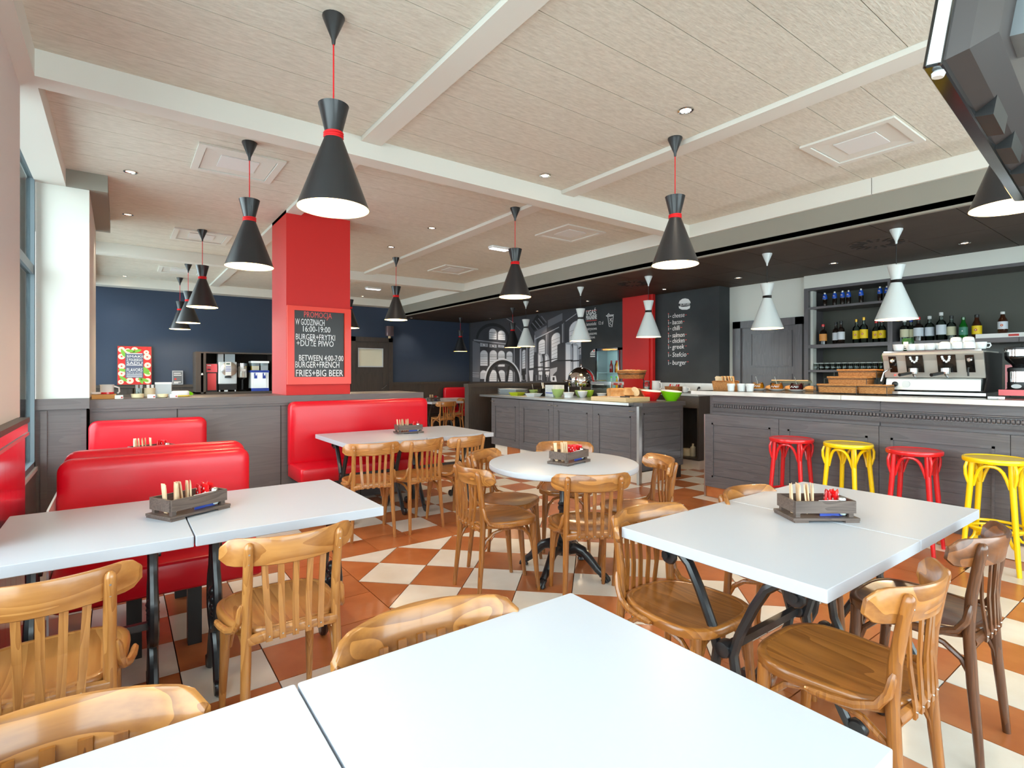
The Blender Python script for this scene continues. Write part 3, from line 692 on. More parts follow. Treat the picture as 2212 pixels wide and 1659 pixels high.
def end_lyre(t, x, dv, zt):
    for s in (-1, 1):
        ctl = [(.020, zt - .006), (.026, zt - .06), (.030, zt - .13), (.055, zt - .21), (.090, .44), (.108, .37), (.104, .31), (.075, .265), (.040, .245), (.022, .225), (.050, .19), (.082, .13), (.098, .07), (.110, .03), (.122, .012)]
        part(MB().tube([(x, s*y, z) for y, z in ctl], [.022, .020, .018, .017, .018, .0185, .0185, .019, .020, .019, .018, .018, .018, .018, .014], 8, flat=.9), 'leg', M['iron'], t, True)
        part(MB().lathe([(.010, -.018), (.026, -.018), (.032, -.010), (.032, .010), (.026, .018), (.010, .018)], 14).tf(Matrix.Translation((x, s*.135, .033)) @ Matrix.Rotation(pi/2, 4, 'Y')), 'foot_scroll', M['iron'], t, True)
    b = MB()
    for y, z, r in ((-.022, .365, .024), (.022, .365, .024), (0, .395, .026), (-.02, .325, .020), (.02, .325, .020), (0, .30, .018)):
        b.lathe([(.3*r, -r), (.8*r, -.6*r), (r, 0), (.8*r, .6*r), (.3*r, r)], 10, (x, y, z))
    part(b, 'flower_boss', M['iron'], t, True)
    part(MB().lathe([(.004, -.012), (.014, -.01), (.014, .01), (.004, .012)], 10).tf(Matrix.Translation((x + .018, 0, .60)) @ Matrix.Rotation(pi/2, 4, 'Y')), 'stud', M['iron'], t, True)
    part(MB().box(x - .03, x + .03, -dv, dv, zt - .014, zt - .0005), 'top_bar', M['iron'], t)
GT = 'white rectangular tables'
rect_table(-.372, .225, 2.275, 3.05, 'left white half of the booth table, running out at the left edge', 'lyre', group=GT)
rect_table(.225, .962, 2.275, 3.05, 'right white half of the booth table under the hanging pendant', 'lyre', group=GT)
rect_table(-.46, .276, .325, 1.08, 'left white half of the nearest table, bottom left of the seam', 'scroll', group=GT)
rect_table(.276, .998, .325, 1.08, 'right white half of the nearest table, filling the bottom centre', 'scroll', group=GT)
rect_table(1.575, 2.316, .672, 1.424, 'left white half of the table by the bar, near the scroll legs', 'scroll', group=GT)
rect_table(2.316, 3.052, .672, 1.424, 'right white half of the table by the bar, nearest the stools', 'scroll', group=GT)
rect_table(1.55, 2.30, 4.45, 5.37, 'left white half of the table at the single red bench', 'scroll', group=GT)
rect_table(2.30, 3.05, 4.45, 5.37, 'right white half of the table at the single red bench', 'scroll', group=GT)
rect_table(-.12, .58, 4.18, 4.93, 'white table almost hidden between the two low red benches', 'lyre', group=GT)
rect_table(5.17, 5.93, 9.80, 10.55, 'small far white table in the corner, nearer of two', 'scroll', group=GT)
rect_table(5.3, 6.75, 10.75, 11.45, 'long far white table along the back wall panelling', 'scroll', group=GT)
# round table
t = thing('round_table', 'round white table with black claw-foot pedestal in the middle of the room', 'table', (2.42, 2.705, 0))
part(MB().lathe([(.49, .71), (.497, .713), (.5, .718), (.5, .742), (.497, .748), (.492, .75), (.001, .75)], 64, cap1=False), 'table_top', M['melamine'], t, True, ang=30)
prof = [(.05, .13), (.072, .15), (.075, .19), (.055, .215), (.060, .235), (.045, .255), (.034, .27), (.040, .285), (.028, .30), (.026, .42), (.034, .43), (.036, .445), (.028, .455), (.036, .468), (.028, .48), (.024, .49), (.024, .66), (.04, .68), (.15, .70), (.15, .7095)]
part(MB().lathe(prof, 20), 'pedestal', M['iron'], t, True)
for k in range(4):
    a = rad(22 + 90*k)
    b = MB().tube([(.045, 0, .165), (.10, 0, .185), (.15, 0, .17), (.20, 0, .12), (.25, 0, .07), (.285, 0, .045)], [.030, .032, .028, .024, .022, .020], 10, flat=1.15)
    b.tf(Matrix.Rotation(a, 4, 'Z')); leg = part(b, 'leg', M['iron'], t, True)
    f = MB()
    for dy in (-.016, 0, .016): f.tube([(.275, dy*.6, .040), (.300, dy, .038), (.322, dy*1.2, .018), (.328, dy*1.2, .004)], [.014, .014, .011, .006], 8)
    f.lathe([(.02, 0), (.026, .006), (.02, .022)], 12, (.30, 0, .0))
    f.tf(Matrix.Rotation(a, 4, 'Z')); part(f, 'claw_foot', M['iron'], leg, True)

# ---- red vinyl benches
def cushion(mb, x0, x1, y0, y1, z0, z1, r=.03, seg=4):
    return mb.rbox(x0, x1, y0, y1, z0, z1, r, seg)
def rounded_back(x0, x1, y0, y1, z0, z1, r=.06):      # slab whose outline in x-z has rounded top corners, softly puffed
    P = [(x0, z0), (x1, z0)]
    for cx, a0 in ((x1 - r, 0), (x0 + r, 90)):
        for k in range(6): a = rad(a0 + 18*k); P.append((cx + r*cos(a), z1 - r + r*sin(a)))
    cx, cz = (x0+x1)/2, (z0+z1)/2
    def ins(d): return [(cx + (x-cx)*(1 - d/((x1-x0)/2)), cz + (z-cz)*(1 - d/((z1-z0)/2))) for x, z in P]
    e = min(.028, (y1-y0)*.3)
    R = []
    for d, y in ((.05, y0), (.022, y0 + e*.22), (.007, y0 + e*.6), (0, y0 + e), (0, y1 - e), (.007, y1 - e*.6), (.022, y1 - e*.22), (.05, y1)):
        R.append([(x, y, z) for x, z in ins(d)])
    return MB().rings(R)
def bench(name, lab, x0, x1, yw, dirn, zb, zs=.46, depth=.40, back=.13, group='red booth benches', legs=True):
    """yw: plane of the back's rear; dirn -1 = sitter faces the camera side (-y)"""
    t = thing(name, lab, 'bench', ((x0+x1)/2, yw, 0), 0, group); w = (x1-x0)/2
    a, b = sorted((0, dirn*back)); part(rounded_back(-w, w, a, b, zs - .02, zb), 'backrest', M['vinyl'], t, True, ang=60)
    a, b = sorted((dirn*.02, dirn*(back + depth))); part(MB().rbox(-w, w, a, b, zs - .145, zs, .03, 5), 'seat', M['vinyl'], t, True, ang=60)
    a, b = sorted((dirn*.02, dirn*(back + depth - .07))); part(MB().box(-w + .03, w - .03, a, b, zs - .165, zs - .146), 'seat_frame', M['iron'], t)
    if legs:
        for x in (-w + .3, w - .3): part(MB().box(x - .03, x + .03, dirn*(back + depth - .14) - .03, dirn*(back + depth - .14) + .03, 0, zs - .165), 'leg', M['black'], t)
    else:
        a, b = sorted((dirn*.03, dirn*(back + depth - .10))); part(MB().box(-w + .03, w - .03, a, b, 0, zs - .166), 'plinth', M['gap'], t)
    return t
bench('booth_bench', 'single tall red vinyl bench against the half wall, right of the red column', 1.352, 2.862, 5.635, -1, 1.065, .46, .385)
bench('booth_bench', 'low red vinyl bench against the half wall behind the white table at left', -.20, .64, 5.635, -1, .955, .46, .385)
bb = bench('booth_bench', 'red vinyl bench facing the camera behind the booth table at left', -.242, .605, 3.46, -1, .925, .46, .38, .11)
part(MB().box(-.435, -.427, -.40, .25, 0, .752), 'end_panel', M['white'], bb)
bench('booth_bench', 'red vinyl bench back to back with the front one, only its top ridge showing', -.225, .60, 3.466, 1, .950, .46, .36, .11)
bench('booth_bench', 'far red vinyl bench in the corner beyond the white tables', 6.4, 7.1, YB - .05, -1, 1.0, .46, .40)

# ---- bar stools
def stool_proto(m):
    t = thing('bar_stool', '', 'stool'); zt = .763
    part(MB().lathe([(.165, zt - .035), (.178, zt - .033), (.182, zt - .025), (.182, zt - .006), (.178, zt), (.168, zt), (.165, zt - .004), (.001, zt - .005)], 40, cap1=False), 'seat', m, t, True, ang=40)
    for k in range(4):
        a = rad(45 + 90*k); ca, sa = cos(a), sin(a)
        P = lambda r, z: (r*ca, r*sa, z)
        part(MB().tube([P(.215, 0), P(.200, .12), P(.178, .35), P(.160, .55), P(.146, zt - .03)], [.0135, .0155, .0175, .019, .0195], 10), 'leg', m, t, True)
        # curled brace outside each leg, from the rim down
        part(MB().tube([P(.178, zt - .034), P(.190, zt - .07), P(.188, zt - .12), P(.174, zt - .17), P(.170, zt - .19)], [.009, .0105, .0105, .0095, .005], 8), 'corner_brace', m, t, True)
        b2 = rad(135 + 90*k); A = Vector(P(.150, zt - .20)); B = Vector((.150*cos(b2), .150*sin(b2), zt - .20)); pts = []
        A2 = A.lerp(B, .06); B2 = A.lerp(B, .94)
        for q in range(11):
            u = q / 10; p = A2.lerp(B2, u); out = p.copy(); out.z = 0; out.normalize()
            p.z = zt - .20 + .150 * (1 - abs(2*u - 1) ** 2.6); p += out * .030 * sin(pi*u); pts.append(p)
        part(MB().tube(pts, [.006, .0105] + [.0115]*7 + [.0105, .006], 8), 'arch', m, t, True)
        # lower curl under the foot ring
        C = [P(.198, .165), P(.160, .18), P(.135, .215), P(.128, .245), P(.140, .27)]
        part(MB().tube(C, [.008, .010, .010, .009, .006], 8), 'ring_bracket', m, t, True)
    part(MB().tube([(.172*cos(2*pi*q/28), .172*sin(2*pi*q/28), .285) for q in range(28)], .0105, 8, closed=True), 'foot_ring', m, t, True)
    part(MB().tube([(.140*cos(2*pi*q/28), .140*sin(2*pi*q/28), .262) for q in range(28)], .0095, 8, closed=True), 'inner_ring', m, t, True)
    return t
SR = stool_proto(M['redl']); SY = stool_proto(M['yel'])
GS = 'bentwood bar stools'
for i, (x, y, pr, lab) in enumerate([(4.915, 2.40, SR, 'red bar stool furthest left along the counter'), (4.95, 1.945, SY, 'yellow bar stool between the two red ones'), (4.93, 1.475, SR, 'red bar stool between the two yellow ones'), (4.925, 1.0, SY, 'nearest yellow bar stool at the right edge, foot ring showing')]):
    o = pr if i < 2 else copy_tree(pr); o.location = (x, y, 0); o.rotation_euler = (0, 0, rad((6, -8, 4, 0)[i])); o['label'] = lab; o['group'] = GS
# ---- bar counter
BX = 5.174
bar = thing('bar_counter', 'long charcoal panelled bar counter with pale stone-look top edge and beaded moulding', 'counter', (BX, 3.46, 0))
def L(x0, x1, y0, y1, z0, z1): return (x0 - BX, x1 - BX, y0 - 3.46, y1 - 3.46, z0, z1)
part(MB().box(*L(5.20, 5.28, -2.2, 3.46, 0, .125)), 'kick', M['grout'], bar)
for k in range(17):
    y1 = 3.46 - .343*k; 
    part(MB().box(*L(5.192, 5.20, y1 - .339, y1, .004, .115)), 'kick_tile', M['tile_w'] if k % 2 else M['tile_b'], bar)
part(MB().box(*L(5.18, 5.20, 3.455, 3.475, 0, .90)), 'corner_strip', M['steel'], bar)
splits = [3.46, 2.645, 1.795, .968, .13, -.70, -1.53]
for i in range(len(splits) - 1):
    y1, y0 = splits[i], splits[i+1]
    d = part(MB().box(*L(5.186, 5.24, y0 + .002, y1 - .002, .118, .902)), 'front_panel', M['cab'], bar)
    st = .085; za, zb = .225, .812
    # frame members proud of the boards
    part(MB().box(*L(BX, 5.187, y0 + .002, y0 + st, .118, .902)).box(*L(BX, 5.187, y1 - st, y1 - .002, .118, .902)).box(*L(BX, 5.187, y0 + st, y1 - st, .118, za)).box(*L(BX, 5.187, y0 + st, y1 - st, zb, .902)), 'panel_frame', M['cab'], d)
    part(MB().box(*L(BX - .004, 5.190, y0 + st, y0 + st + .018, za, zb)).box(*L(BX - .004, 5.190, y1 - st - .018, y1 - st, za, zb)).box(*L(BX - .004, 5.190, y0 + st, y1 - st, za, za + .018)).box(*L(BX - .004, 5.190, y0 + st, y1 - st, zb - .018, zb)), 'panel_bead', M['cab'], d)
    for k in range(6):
        z0 = za + .02 + k * (zb - za - .04) / 6; part(MB().box(*L(5.181, 5.188, y0 + st + .018, y1 - st - .018, z0 + .0015, z0 + (zb - za - .04) / 6 - .0015)), 'board', M['cab'], d)
part(MB().box(*L(5.24, 5.90, -2.2, 3.44, .118, 1.10)), 'carcase', M['cab_x'], bar)
for y0, y1 in ((1.808, 3.405), (.10, 1.800), (-1.6, .092)):
    prof = [(5.250, .902), (5.226, .902), (5.226, .922), (5.232, .930), (5.246, .945), (5.246, .962), (5.236, .968)]
    prof2 = [(5.240, 1.018), (5.226, 1.024), (5.226, 1.032), (5.236, 1.038), (5.236, 1.114), (5.30, 1.114), (5.30, .902)]
    P = [(a - BX, b) for a, b in prof + prof2]
    part(MB().prism([(x, z) for x, z in P], y0 - 3.46, y1 - 3.46, 'y'), 'cornice', M['cab'], bar)
    b = MB(); nb = int((y1 - y0) / .0265)
    for k in range(nb):
        yc = y1 - 3.46 - .0133 - k * (y1 - y0) / nb
        b.lathe([(.006, -.0115), (.0185, -.0085), (.0215, 0), (.0185, .0085), (.006, .0115)], 10).tf(Matrix.Translation((5.236 - BX, yc, .994)) @ Matrix.Rotation(pi/2, 4, 'X'), len(b.v) - 50)
    o = part(b, 'beading', M['cab'], bar, True); o['kind'] = 'stuff'
for y0, y1 in ((2.07, 3.60), (-2.2, 2.068)):
    part(MB().rbox(*L(5.118, 6.06, y0, y1, 1.1145, 1.155), .004, 2), 'counter_top', mat('pale_counter_edge', (226, 224, 220), .3, col2=(208, 206, 202), nscale=8), bar)
    part(MB().box(*L(5.135, 6.055, y0, y1 - .02, 1.1551, 1.1565)), 'counter_surface', mat('grey_counter_surface', (92, 86, 80), .25, coat=.3), bar)

# ---- buffet island
FX = 5.044
buf = thing('buffet_island', 'dark panelled buffet island with steel top and four louvred doors', 'counter', (FX, 4.273, 0))
def B(x0, x1, y0, y1, z0, z1): return (x0 - FX, x1 - FX, y0 - 4.273, y1 - 4.273, z0, z1)
part(MB().box(*B(5.10, 5.90, 4.30, 7.42, 0, .16)), 'kick', M['grout'], buf)
for k in range(9): part(MB().box(*B(5.09, 5.10, 4.30 + .343*k, 4.30 + .343*(k+1) - .004, .004, .155)), 'kick_tile', M['tile_b'] if k % 2 else M['tile_w'], buf)
for k in range(2): part(MB().box(*B(5.11 + .343*k, 5.11 + .343*(k+1) - .004, 4.292, 4.30, .004, .14)), 'kick_tile', M['tile_b'] if k % 2 else M['tile_w'], buf)
part(MB().box(*B(5.070, 5.92, 4.30, 7.435, .16, .93)), 'carcase', M['cab_x'], buf)
ds = [4.300, 5.050, 5.845, 6.660, 7.435]
for i in range(4):
    y0, y1 = ds[i], ds[i+1]; st = .10; za, zb = .27, .82
    d = part(MB().box(*B(5.056, 5.071, y0 + .002, y1 - .002, .165, .935)), 'door', M['cab'], buf)
    part(MB().box(*B(FX, 5.057, y0 + .002, y0 + st, .165, .935)).box(*B(FX, 5.057, y1 - st, y1 - .002, .165, .935)).box(*B(FX, 5.057, y0 + st, y1 - st, .165, za)).box(*B(FX, 5.057, y0 + st, y1 - st, zb, .935)), 'door_frame', M['cab'], d)
    part(MB().box(*B(5.040, 5.058, y0 + st, y0 + st + .018, za, zb)).box(*B(5.040, 5.058, y1 - st - .018, y1 - st, za, zb)).box(*B(5.040, 5.058, y0 + st, y1 - st, za, za + .018)).box(*B(5.040, 5.058, y0 + st, y1 - st, zb - .018, zb)), 'door_bead', M['cab'], d)
    for k in range(6):
        z0 = za + .02 + k * (zb - za - .04) / 6; part(MB().box(*B(5.050, 5.058, y0 + st + .018, y1 - st - .018, z0 + .0015, z0 + (zb - za - .04)/6 - .0015)), 'board', M['cab'], d)
    yh = (y0 + .075) if i != 1 else (y1 - .06)
    if i == 3: yh = y1 - .05
    part(MB().tube([(5.044 - FX, yh - 4.273 - .035, .885), (5.022 - FX, yh - 4.273 - .033, .885), (5.018 - FX, yh - 4.273, .885), (5.022 - FX, yh - 4.273 + .033, .885), (5.044 - FX, yh - 4.273 + .035, .885)], .005, 8), 'handle', M['steel'], d, True)
part(MB().box(*B(5.035, 5.085, 4.262, 4.300, 0, .945)), 'corner_strip', M['steel'], buf)
e = part(MB().box(*B(5.085, 5.92, 4.282, 4.30, .16, .94)), 'end_panel', M['cab_x'], buf)
for x0, x1, z0, z1 in ((5.14, 5.155, .24, .86), (5.865, 5.88, .24, .86), (5.14, 5.88, .24, .255), (5.14, 5.88, .845, .86)): part(MB().box(*B(x0, x1, 4.274, 4.283, z0, z1)), 'panel_bead', M['cab_x'], e)
for k in range(6): part(MB().box(*B(5.156, 5.864, 4.277, 4.283, .257 + .098*k, .257 + .098*(k+1) - .003)), 'board', M['cab_x'], e)
part(MB().box(*B(5.10, 5.95, 4.265, 4.44, .93, .985)), 'end_shelf', M['cab_x'], buf)
part(MB().rbox(*B(5.0, 5.95, 4.40, 6.07, .950, .985), .004, 2), 'steel_top', M['steel'], buf); part(MB().rbox(*B(5.0, 5.95, 6.073, 7.74, .950, .985), .004, 2), 'steel_top', M['steel'], buf)
# ---- dark partition closing the buffet, back counter under the chalkboard
pt = struct(MB().box(4.87, 7.19, 7.86, 7.95, 0, 1.11), 'wall_buffet', M['dkwood_z'])
part(MB().box(4.83, 7.19, 7.83, 7.98, 1.11, 1.165), 'cap', M['dkwood'], pt); part(MB().box(4.845, 4.905, 7.84, 7.97, 0, 1.11), 'post', M['dkwood_z'], pt)
bc = thing('back_counter', 'dark open counter with pale edge under the burger chalkboard', 'counter', (6.45, 4.42, 0))
part(MB().box(0, .60, 0, 1.55, 1.03, 1.065), 'counter_top', M['greymat'], bc); part(MB().box(.01, .60, 0, 1.55, 1.0655, 1.067), 'counter_surface', M['dkwood'], bc)
part(MB().box(.02, .60, .0, .03, .13, 1.03), 'side_panel', M['dkwood_z'], bc); part(MB().box(.02, .60, 1.5, 1.53, .13, 1.03), 'side_panel', M['dkwood_z'], bc)
part(MB().box(.02, .60, .03, 1.5, .13, .16), 'shelf', M['dkwood'], bc); part(MB().box(.58, .60, .03, 1.5, .16, 1.03), 'back_panel', M['dkwood_z'], bc)
part(MB().box(.02, .05, .03, 1.5, .86, 1.03), 'apron', M['dkwood'], bc)
part(MB().box(.06, .58, .02, 1.5, 0, .13), 'kick', M['tile_w'], bc)

# ---- shelf unit on the back wall
sh = thing('bottle_shelves', 'charcoal wall shelving with bottles, glasses and coffee cups behind the bar', 'shelves', (7.27, 3.38, 0))
def S(x0, x1, y0, y1, z0, z1): return (x0 - 7.27, x1 - 7.27, y0 - 3.38, y1 - 3.38, z0, z1)
part(MB().box(*S(7.27, 7.70, 3.33, 3.385, .9, 2.46)), 'side_panel', M['cab_z'], sh)
part(MB().box(*S(7.27, 7.70, -2.2, 3.33, 2.425, 2.46)), 'top_board', M['cab'], sh)
part(MB().box(*S(7.27, 7.70, 2.385, 2.435, .9, 2.425)), 'upright', M['cab_z'], sh)
part(MB().box(*S(7.69, 7.71, -2.2, 3.33, .9, 2.425)), 'back_panel', mat('shelf_back', (78, 78, 70), .6), sh)
for y0, y1, z, th in ((2.435, 3.33, 2.21, .028), (2.435, 3.33, 1.72, .045), (2.435, 3.33, 1.392, .03), (1.30, 2.385, 1.715, .05), (-2.2, 1.296, 1.715, .05)):
    part(MB().box(*S(7.275, 7.69, y0, y1, z - th, z)), 'shelf', M['cab'], sh)
part(MB().box(*S(7.27, 7.69, -2.2, 3.33, .86, .90)), 'base_board', M['cab'], sh)
for i in range(5):
    for j in range(3): part(MB().box(*S(7.684, 7.69, 1.95 - .30*(i+1) + .004, 1.95 - .30*i, .93 + .245*j, .93 + .245*(j+1) - .004)), 'wall_tile', mat('grey_wall_tile', (72, 73, 68), .35) if i + j == 0 else bpy.data.materials['grey_wall_tile'], sh)
# ================================================================== THINGS ON THE TABLES
def lathe_part(name, prof, m, par, n=14, c=(0, 0, 0), **k): return part(MB().lathe(prof, n, c, **k), name, m, par, True)
def tray_proto():
    t = thing('condiment_tray', '', 'tray')
    w, d = .122, .070
    part(MB().box(-w - .012, w + .012, -d - .012, d + .012, .008, .018), 'base_board', M['tray'], t)
    for sx in (-1, 1): part(MB().box(sx*(w - .02) - .028, sx*(w - .02) + .028, -d - .014, d + .014, 0, .008), 'foot_strip', M['tray'], t)
    for sx in (-1, 1):
        for sy in (-1, 1): part(MB().box(sx*(w - .014) - .009, sx*(w - .014) + .009, sy*(d - .012) - .009, sy*(d - .012) + .009, .018, .070), 'corner_post', M['tray'], t)
    for s in (-1, 1):
        part(MB().box(-w, w, s*d - .005, s*d + .005, .036, .084), 'side_panel', M['tray'], t)
        part(MB().box(s*w - .005, s*w + .005, -d + .005, d - .005, .036, .084), 'side_panel', M['tray'], t)
    return t
TRAY = tray_proto()
def stick_mesh():
    b = MB(); R = []
    for z, w, th in ((0, .010, .0022), (.02, .0105, .003), (.10, .0105, .0028), (.116, .012, .0012), (.120, .0128, .0008)): R.append([(-w, -th, z), (w, -th, z), (w, th, z), (-w, th, z)])
    return b.rings(R).mesh('sugar_stick', M['paper'])
STICK = stick_mesh()
def packet_mesh():
    b = MB(); R = []
    for z, w, th in ((0, .021, .001), (.010, .022, .0035), (.045, .0225, .005), (.085, .022, .003), (.094, .021, .0008)): R.append([(-w, -th, z), (w, -th, z), (w, th, z), (-w, th, z)])
    b.rings(R)
    for (px, pz) in ((-.009, .060), (.010, .040), (.006, .074)): 
        for s in (-1, 1): b.lathe([(.0045, 0), (.0045, .0004)], 10, m=1).tf(Matrix.Translation((px, s*.0052, pz)) @ Matrix.Rotation(s*pi/2 if s < 0 else -pi/2, 4, 'X'), len(b.v) - 20)
    return b.mesh('red_packet', [M['redpk'], M['whitemat']])
PACK = packet_mesh()
def sachet_mesh():
    b = MB().box(-.024, .024, -.002, .002, 0, .062); b.box(-.024, .024, -.0024, .0024, 0, .022, 1); b.box(-.018, .0, -.0024, .0024, .034, .050, 1); return b.mesh('sweetener_sachet', [M['whitemat'], M['blue']])
SACH = sachet_mesh()
def shaker_proto():
    t = thing('salt_shaker', '', 'shaker')
    lathe_part('jar', [(.014, 0), (.019, .002), (.021, .012), (.020, .045), (.015, .055), (.014, .060)], M['glass'], t, cap1=False)
    lathe_part('salt', [(.012, .003), (.0165, .006), (.0165, .032), (.001, .033)], M['whitemat'], t, cap1=False)
    lathe_part('cap', [(.0155, .056), (.0162, .058), (.0162, .070), (.012, .076), (.001, .078)], M['steel'], t, cap1=False)
    return t
SHK = shaker_proto()
ntray = 0
def loose(name, me, p, rot, label, cat, group):
    o = bpy.data.objects.new(name, me); COL.objects.link(o); o.location = p; o.rotation_euler = rot; return tag(o, label, cat, group)
def caddy(x, y, deg, where, lab, flip=1, full=True):
    global ntray
    o = TRAY if ntray == 0 else copy_tree(TRAY); sk = SHK if ntray == 0 else (copy_tree(SHK))
    ntray += 1; o.location = (x, y, .75); o.rotation_euler = (0, 0, rad(deg)); o['label'] = lab; o['group'] = 'wooden condiment trays'
    R = Matrix.Translation((x, y, .75)) @ Matrix.Rotation(rad(deg), 4, 'Z')
    def P(a, b, c): return R @ Vector((a, b, c))
    for k in range(8):
        a = flip * (-.098 + .0145*k); b = random.uniform(-.012, .030)
        loose('sugar_stick', STICK, P(a, b, .0195), (random.uniform(-.10, .04), flip*random.uniform(-.03, .14) - .04, rad(deg + 80 + random.uniform(-22, 22))), 'kraft paper sugar stick standing in the wooden tray ' + where, 'sugar stick', 'sugar sticks in the tray ' + where)
    for k in range(5):
        a = flip * (.045 + .0125*k); b = random.uniform(-.015, .03)
        loose('red_packet', PACK, P(a, b, .0195), (random.uniform(-.06, .10), random.uniform(-.08, .08), rad(deg + 70 + random.uniform(-25, 25))), 'red dotted packet standing in the wooden tray ' + where, 'packet', 'red packets in the tray ' + where)
    for k in range(2):
        loose('sweetener_sachet', SACH, P(flip * (.012 + .045*k), -.050 + .004*k, .0195), (rad(-4), 0, rad(deg + 4 - 14*k)), 'white and blue sachet in the wooden tray ' + where, 'sachet', 'white and blue sachets in the tray ' + where)
    sk.location = P(flip*.085, -.040, .0185); sk['label'] = 'glass salt shaker in the wooden tray ' + where; sk['group'] = 'salt shakers in the trays'
caddy(.245, 2.675, 28, 'on the booth table', 'wooden condiment tray straddling the seam of the booth table')
caddy(2.43, 2.655, 12, 'on the round table', 'wooden condiment tray in the centre of the round table')
caddy(2.332, 1.04, -36, 'on the table by the bar', 'dark wooden condiment tray set askew on the table by the bar')
caddy(2.34, 4.93, -8, 'on the bench table', 'wooden condiment tray on the table at the single red bench')
caddy(.19, 4.60, 20, 'on the hidden table', 'wooden condiment tray half hidden behind the low red bench back')
caddy(5.42, 10.2, 10, 'on the far corner table', 'tiny far wooden condiment tray on the small corner table')

# ================================================================== BOTTLES, GLASSES, SHELF THINGS
MG = {}
def bottle(name, label, cat, loc, group, h, r, body, capm, labm=None, lab2=None, shape='spirit', lz=(.25, .6), neck=.30, clear=False):
    t = thing(name, label, cat, loc, 0, group)
    if shape == 'cola': prof = [(r*.80, 0), (r*.88, .01*h), (r*.85, .12*h), (r*1.0, .42*h), (r*.84, .52*h), (r*.98, .58*h), (r*.92, .66*h), (r*.55, .82*h), (r*.42, .90*h), (r*.44, .94*h)]
    elif shape == 'beer': prof = [(r*.92, 0), (r, .02*h), (r, .56*h), (r*.88, .65*h), (r*.50, .78*h), (r*.40, .92*h), (r*.42, .95*h)]
    else: prof = [(r*.90, 0), (r, .02*h), (r, (1 - neck - .10)*h), (r*.86, (1 - neck - .03)*h), (r*.42, (1 - neck + .03)*h), (r*.36, (1 - neck*.5)*h), (r*.38, .94*h)]
    lathe_part('glass_body', prof, body, t, 14)
    top = prof[-1][1]; rc = prof[-1][0] + .002
    lathe_part('cap', [(rc, top - .06*h), (rc, top + .05*h), (rc*.8, top + .06*h), (.0005, top + .06*h)], capm, t, 12, cap1=False)
    if labm:
        z0, z1 = lz[0]*h, lz[1]*h; rr = r + .0012
        if shape == 'cola': lathe_part('label', [(r*.86, z0), (r*1.0, z0 + .1*(z1-z0)), (r*.94, z0 + .5*(z1-z0)), (r*.66, z1)], labm, t, 14, cap0=False, cap1=False)
        else: lathe_part('label', [(rr, z0), (rr, z1)], labm, t, 14, cap0=False, cap1=False)
        if lab2:
            b = MB().lathe([(r*.30, 0), (r*.30, .001)], 14, m=0); b.lathe([(r*.16, .001), (r*.16, .0014)], 12, m=1)
            zc = (z0 + z1)/2; tilt = rad(-20) if shape == 'cola' else 0
            b.tf(Matrix.Translation((-(rr + (.0004 if shape != 'cola' else -.001)), 0, zc)) @ Matrix.Rotation(-pi/2 + tilt, 4, 'Y'))
            part(b, 'emblem', lab2, t)
    return t
MG['cola'] = mat('dark_cola', (22, 10, 6), .08, coat=.5); MG['dark'] = mat('dark_glass', (26, 18, 14), .08, coat=.5); MG['green'] = mat('green_glass', (14, 92, 26), .08, coat=.5)
MG['amber'] = mat('brown_glass', (58, 28, 12), .08, coat=.5); MG['gold'] = mat('gold_cap', (206, 160, 60), .3, .6); MG['cream'] = mat('cream_label', (216, 210, 176), .6)
MG['yellow'] = mat('yellow_label', (242, 206, 20), .5); MG['pale'] = mat('pale_label', (214, 220, 228), .5); MG['orange'] = mat('orange_label', (226, 150, 70), .5); MG['teal'] = mat('green_label', (60, 130, 110), .5)
MG['gl'] = glass('bottle_glass', (214, 226, 222)); MG['roug'] = mat('label_red', (200, 50, 40), .5); MG['cblue'] = mat('label_blue', (20, 80, 190), .4)
GC, GL_, GR_ = 'cola bottles on the top shelf', 'bottles on the left middle shelf', 'bottles on the right middle shelf'
SXB = 7.37
def on(px, x): return PX(px, 800, x).y
for i, (px, xx, lab) in enumerate([(1782, SXB, 'dark cola bottle with blue neck label, leftmost on the top shelf'), (1803, SXB, 'dark cola bottle with blue neck label, second from left on the top shelf'), (1820, SXB, 'dark cola bottle, third from left, standing close before a fourth'), (1833, SXB + .02, 'dark cola bottle, fourth from left on the top shelf'), (1860, SXB, 'dark cola bottle standing alone in the middle of the top shelf'), (1901, SXB, 'dark cola bottle left of the pale pendant on the top shelf'), (1916, SXB + .02, 'dark cola bottle partly hidden by the pale pendant')]):
    bottle('cola_bottle', lab, 'bottle', (xx, on(px, xx), 2.21), GC, .182, .028, MG['cola'], M['steel'], MG['cblue'], [M['white'], MG['roug']], 'cola', (.52, .88))
sp_ = [(1778, .265, .044, 'dark', 'redpk', 'orange', 'dark bottle with a red cap at the far left of the middle shelf'), (1806, .285, .041, 'dark', 'black', 'pale', 'dark bottle with a black cap, left one of a close pair'), (1817, .292, .041, 'dark', 'black', 'pale', 'dark bottle with a black cap, right one of a close pair'),
       (1850, .305, .041, 'gl', 'gold', 'yellow', 'clear bottle with yellow label and gold cap, left of its pair'), (1866, .318, .043, 'gl', 'gold', 'yellow', 'clear bottle with yellow label and gold cap, right of its pair'), (1893, .270, .041, 'gl', 'redpk', 'yellow', 'yellow labelled bottle with a red cap, left of the last pair'), (1905, .275, .041, 'gl', 'redpk', 'yellow', 'yellow labelled bottle with a red cap against the upright')]
